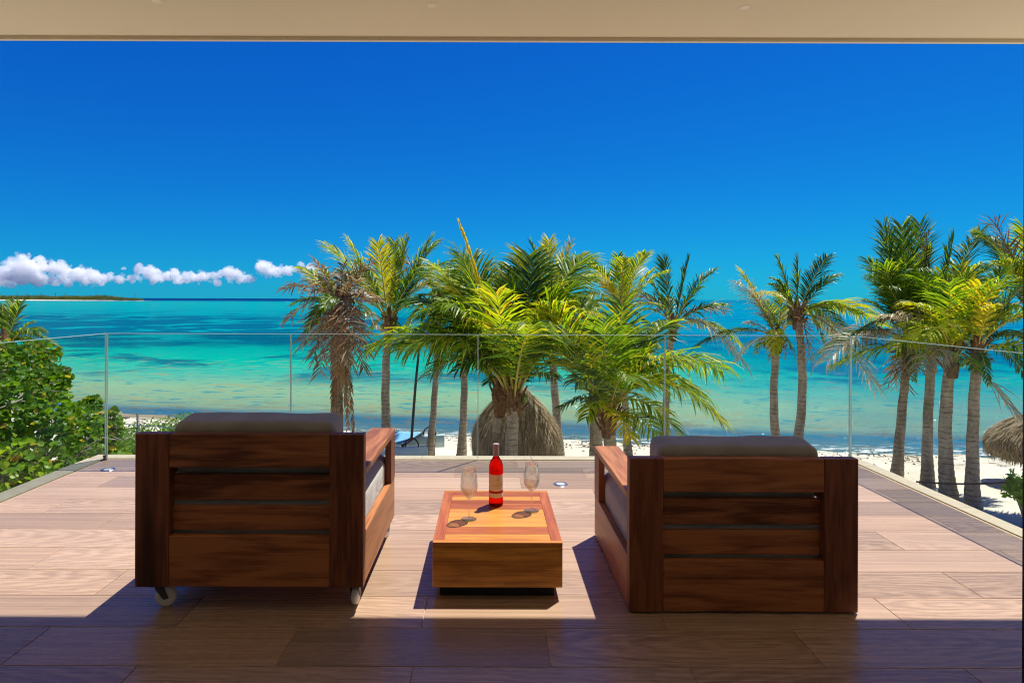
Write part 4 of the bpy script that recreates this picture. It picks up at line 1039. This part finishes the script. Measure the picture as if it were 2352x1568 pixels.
rp0 = P(2105, 1106, 13.2); rp1 = P(2420, 1094, 13.2)
b = MB(); o = rp0.copy(); pts = [rp0.lerp(rp1, i / 20) - o + Vector((0, 0, -.10 * math.sin(math.pi * i / 20))) for i in range(21)]
b.tube(pts, [.02] * 21, 6); tag(b.build('rope', plain('dark rope', (.07, .06, .055), .9, .1, .3, 40), None, o, True), 'dark rope strung low in front of the four palm trunks', 'rope')

# ------------------------------------------------------------------ washed up seaweed
rng = random.Random(91); b = MB()
for k in range(1300):
    x = rng.uniform(-26, 34); tt = rng.gauss(-.5, .45) if rng.random() < .75 else rng.gauss(-1.6, .8)
    y = SHY - SHX * x + tt
    z = max(ground_z(x, y), SEA_Z) + .03
    s = rng.uniform(.015, .05); h = s * rng.uniform(.15, .35); a = rng.uniform(0, 3.14)
    ca, sa = math.cos(a) * s * 1.6, math.sin(a) * s * 1.6
    b.add([(x - ca, y - sa, z - .03), (x + sa * .5, y - ca * .5, z - .03), (x + ca, y + sa, z - .03), (x - sa * .5, y + ca * .5, z - .03), (x, y, z + h)], [(0, 1, 4), (1, 2, 4), (2, 3, 4), (3, 0, 4)])
tag(b.build('seaweed', plain('brown seaweed', (.20, .13, .08), .8, .3, .3, 6)), 'brown seaweed scattered along the waterline', 'seaweed', None, 'stuff')

# ------------------------------------------------------------------ island on the horizon
def island():
    rng = random.Random(55); d0 = 1080
    t = empty('island', (0, 0, 0)); c = P(120, 690, d0); t.location = (c.x, d0, SEA_Z); tag(t, 'low wooded island with a pale beach on the horizon', 'island')
    org = Vector((c.x, d0, SEA_Z))
    def X(px): return (px - PX) / F * d0
    b = MB(); n = 60; px0, px1 = -420, 330
    for i in range(n + 1):
        u = i / n; x = X(px0 + (px1 - px0) * u) - org.x; wd = 70 * max(.04, (1 - u)) ** .35; wob = 6 * mnoise.noise(Vector((u * 9, 0, 1)))
        zt = 1.5 * max(.12, 1 - u ** 6)
        b.v += [(x, -wd * .45 + wob, -1.2), (x, -wd * .45 + 14 + wob, zt), (x, wd, zt), (x, wd + 30, -1.2)]
    for i in range(n):
        for k in range(3): b.f.append((i * 4 + k, (i + 1) * 4 + k, (i + 1) * 4 + k + 1, i * 4 + k + 1)); b.m.append(0)
    b.build('sand_bank', plain('island sand', (.62, .55, .42), .9, .1, .1, .2), t, smooth=True)
    M_IS = leaf_mat('island tree leaf', (.06, .10, .02), (.11, .15, .03), (.17, .19, .05), .3)
    b = MB()
    for k in range(1500):
        u = rng.random() ** 1.0; px = px0 + (px1 - 22 - px0) * u; uu = (px - px0) / (px1 - px0)
        x = X(px) - org.x; hh = (6.2 + 3.0 * mnoise.noise(Vector((px * .02, 2, 0))) + rng.uniform(-.6, 2.6)) * min(1, (1 - uu) * 6 + .25); y = rng.uniform(-8, 40) * max(.2, (1 - uu)) ** .35 - 16 * max(.2, (1 - uu)) ** .35 + 12
        rw = rng.uniform(2.0, 4.5)
        for q in range(26):
            v = Vector((rng.gauss(0, 1), rng.gauss(0, 1), rng.gauss(0, 1))).normalized()
            p_ = Vector((x + v.x * rw, y + v.y * rw, 1.0 + max(.2, hh * (.55 + .45 * v.z)))); s = rng.uniform(.5, 1.1)
            xx, yy_, zz = leaf_frame(rng, .4)
            b.add([p_ - xx * s, p_ + yy_ * s * .7, p_ + xx * s, p_ - yy_ * s * .7], [(0, 1, 2, 3)])
    tag(b.build('wood', M_IS, t), kind='stuff')
    for px, hh in ((30, 13), (52, 12), (118, 13.5), (140, 11.5), (212, 12), (302, 12), (272, 10), (85, 12)):
        tr = MB(); x = X(px) - org.x
        tr.tube([Vector((x, 10, 0)), Vector((x + .6, 10, hh))], [.45, .3], 5)
        for k in range(11):
            a = 6.283 * k / 11; e = Vector((x + .6 + math.cos(a) * 2.4, 10 + math.sin(a) * 2.4, hh + rng.uniform(-1.6, 1.2))); m_ = Vector((x + .6 + math.cos(a) * 1.2, 10 + math.sin(a) * 1.2, hh + .9)); r0 = Vector((x + .6, 10, hh))
            sd = Vector((-math.sin(a), math.cos(a), 0)) * .45
            tr.add([r0 - sd, r0 + sd, m_ + sd, m_ - sd], [(0, 1, 2, 3)]); tr.add([m_ - sd, m_ + sd, e], [(0, 1, 2)])
        tr.build('island_palm', M_IS, t)
island()

# ------------------------------------------------------------------ clouds on the horizon
def cloud_mat(name, dn):
    m = NT(name)
    v = m.n('ShaderNodeVolumePrincipled'); v.inputs['Color'].default_value = (1, 1, 1, 1); v.inputs['Density'].default_value = dn; v.inputs['Anisotropy'].default_value = .25
    m.t.links.new(v.outputs[0], m.out.inputs['Volume']); return m.mat
M_CLOUD = cloud_mat('cumulus vapour', .009); M_WISP = cloud_mat('thin cumulus vapour', .0038)
txa = bpy.data.textures.new('cloud_lumps', 'CLOUDS'); txa.noise_scale = 190; txa.noise_depth = 4
txb = bpy.data.textures.new('cloud_curls', 'CLOUDS'); txb.noise_scale = 60; txb.noise_depth = 5
txc = bpy.data.textures.new('cloud_wisps', 'CLOUDS'); txc.noise_scale = 26; txc.noise_depth = 3
def cloud(label, puffs, seed, D=12000):
    rng = random.Random(seed); c0 = P(puffs[0][0], puffs[0][1], D)
    bm = bmesh.new()
    for (x, y, r) in puffs:
        for k in range(4):
            xx = x + rng.gauss(0, r * .45); yy_ = y + rng.uniform(-.5, .45) * r; rr = r * rng.uniform(.48, .85)
            p_ = P(xx, yy_, D) - c0; p_.y += rng.uniform(-1, 1) * r / F * D * 1.0
            bmesh.ops.create_icosphere(bm, subdivisions=2, radius=rr / F * D, matrix=Matrix.Translation(p_))
    me = bpy.data.meshes.new('cloud'); bm.to_mesh(me); bm.free(); me.materials.append(M_CLOUD)
    o = link('cloud', me, None, c0); tag(o, label, 'cloud', 'cumulus clouds low over the horizon')
    bm = bmesh.new()
    for (x, y, r) in puffs:
        for k in range(5):
            p_ = P(x + rng.gauss(0, r * .8), y + rng.uniform(-.7, .75) * r, D) - c0; p_.y += rng.uniform(-1, 1) * r / F * D
            bmesh.ops.create_icosphere(bm, subdivisions=2, radius=r * rng.uniform(.35, .8) / F * D, matrix=Matrix.Translation(p_))
    me = bpy.data.meshes.new('wisp'); bm.to_mesh(me); bm.free(); me.materials.append(M_WISP)
    o2 = link('wisp', me, o)
    md = o2.modifiers.new('union', 'REMESH'); md.mode = 'VOXEL'; md.voxel_size = 12
    for tx, st in ((txa, 190), (txb, 130), (txc, 60)):
        md = o2.modifiers.new('lumps', 'DISPLACE'); md.texture = tx; md.texture_coords = 'GLOBAL'; md.strength = st; md.mid_level = .55
    md = o.modifiers.new('union', 'REMESH'); md.mode = 'VOXEL'; md.voxel_size = 10
    for tx, st in ((txa, 150), (txb, 95), (txc, 42)):
        md = o.modifiers.new('lumps', 'DISPLACE'); md.texture = tx; md.texture_coords = 'GLOBAL'; md.strength = st; md.mid_level = .5
    return o
cloud('tallest cumulus tower above the island', [(20, 628, 24), (45, 622, 26), (62, 610, 24), (75, 615, 20), (55, 592, 11), (70, 632, 22), (-20, 640, 26), (5, 640, 22), (-60, 630, 30)], 1)
cloud('long cumulus bank over the tip of the island', [(118, 612, 14), (140, 622, 17), (165, 630, 18), (185, 625, 13), (205, 634, 17), (228, 638, 14), (250, 640, 11), (100, 640, 12), (150, 642, 14), (122, 646, 10), (195, 646, 10), (270, 640, 10), (286, 644, 8), (232, 648, 8)], 2)
cloud('wide cumulus bank in the middle of the cloud row', [(300, 640, 12), (325, 618, 13), (345, 628, 18), (370, 632, 15), (395, 630, 14), (420, 638, 13), (445, 638, 13), (470, 636, 13), (498, 634, 13), (522, 626, 15), (540, 634, 16), (565, 640, 10), (582, 640, 7), (450, 648, 8), (500, 648, 8), (360, 645, 12), (410, 646, 10)], 3)
cloud('compact bright cumulus touching the dying palm', [(600, 614, 14), (618, 618, 16), (640, 622, 12), (660, 622, 12), (685, 618, 13), (710, 616, 12), (612, 634, 8), (730, 625, 10)], 4)
cloud('tiny lone puff above the cloud row', [(281, 616, 5)], 5)
cloud('faint cumulus showing between the palm crowns', [(1440, 618, 14), (1462, 625, 12), (1415, 628, 10)], 6)
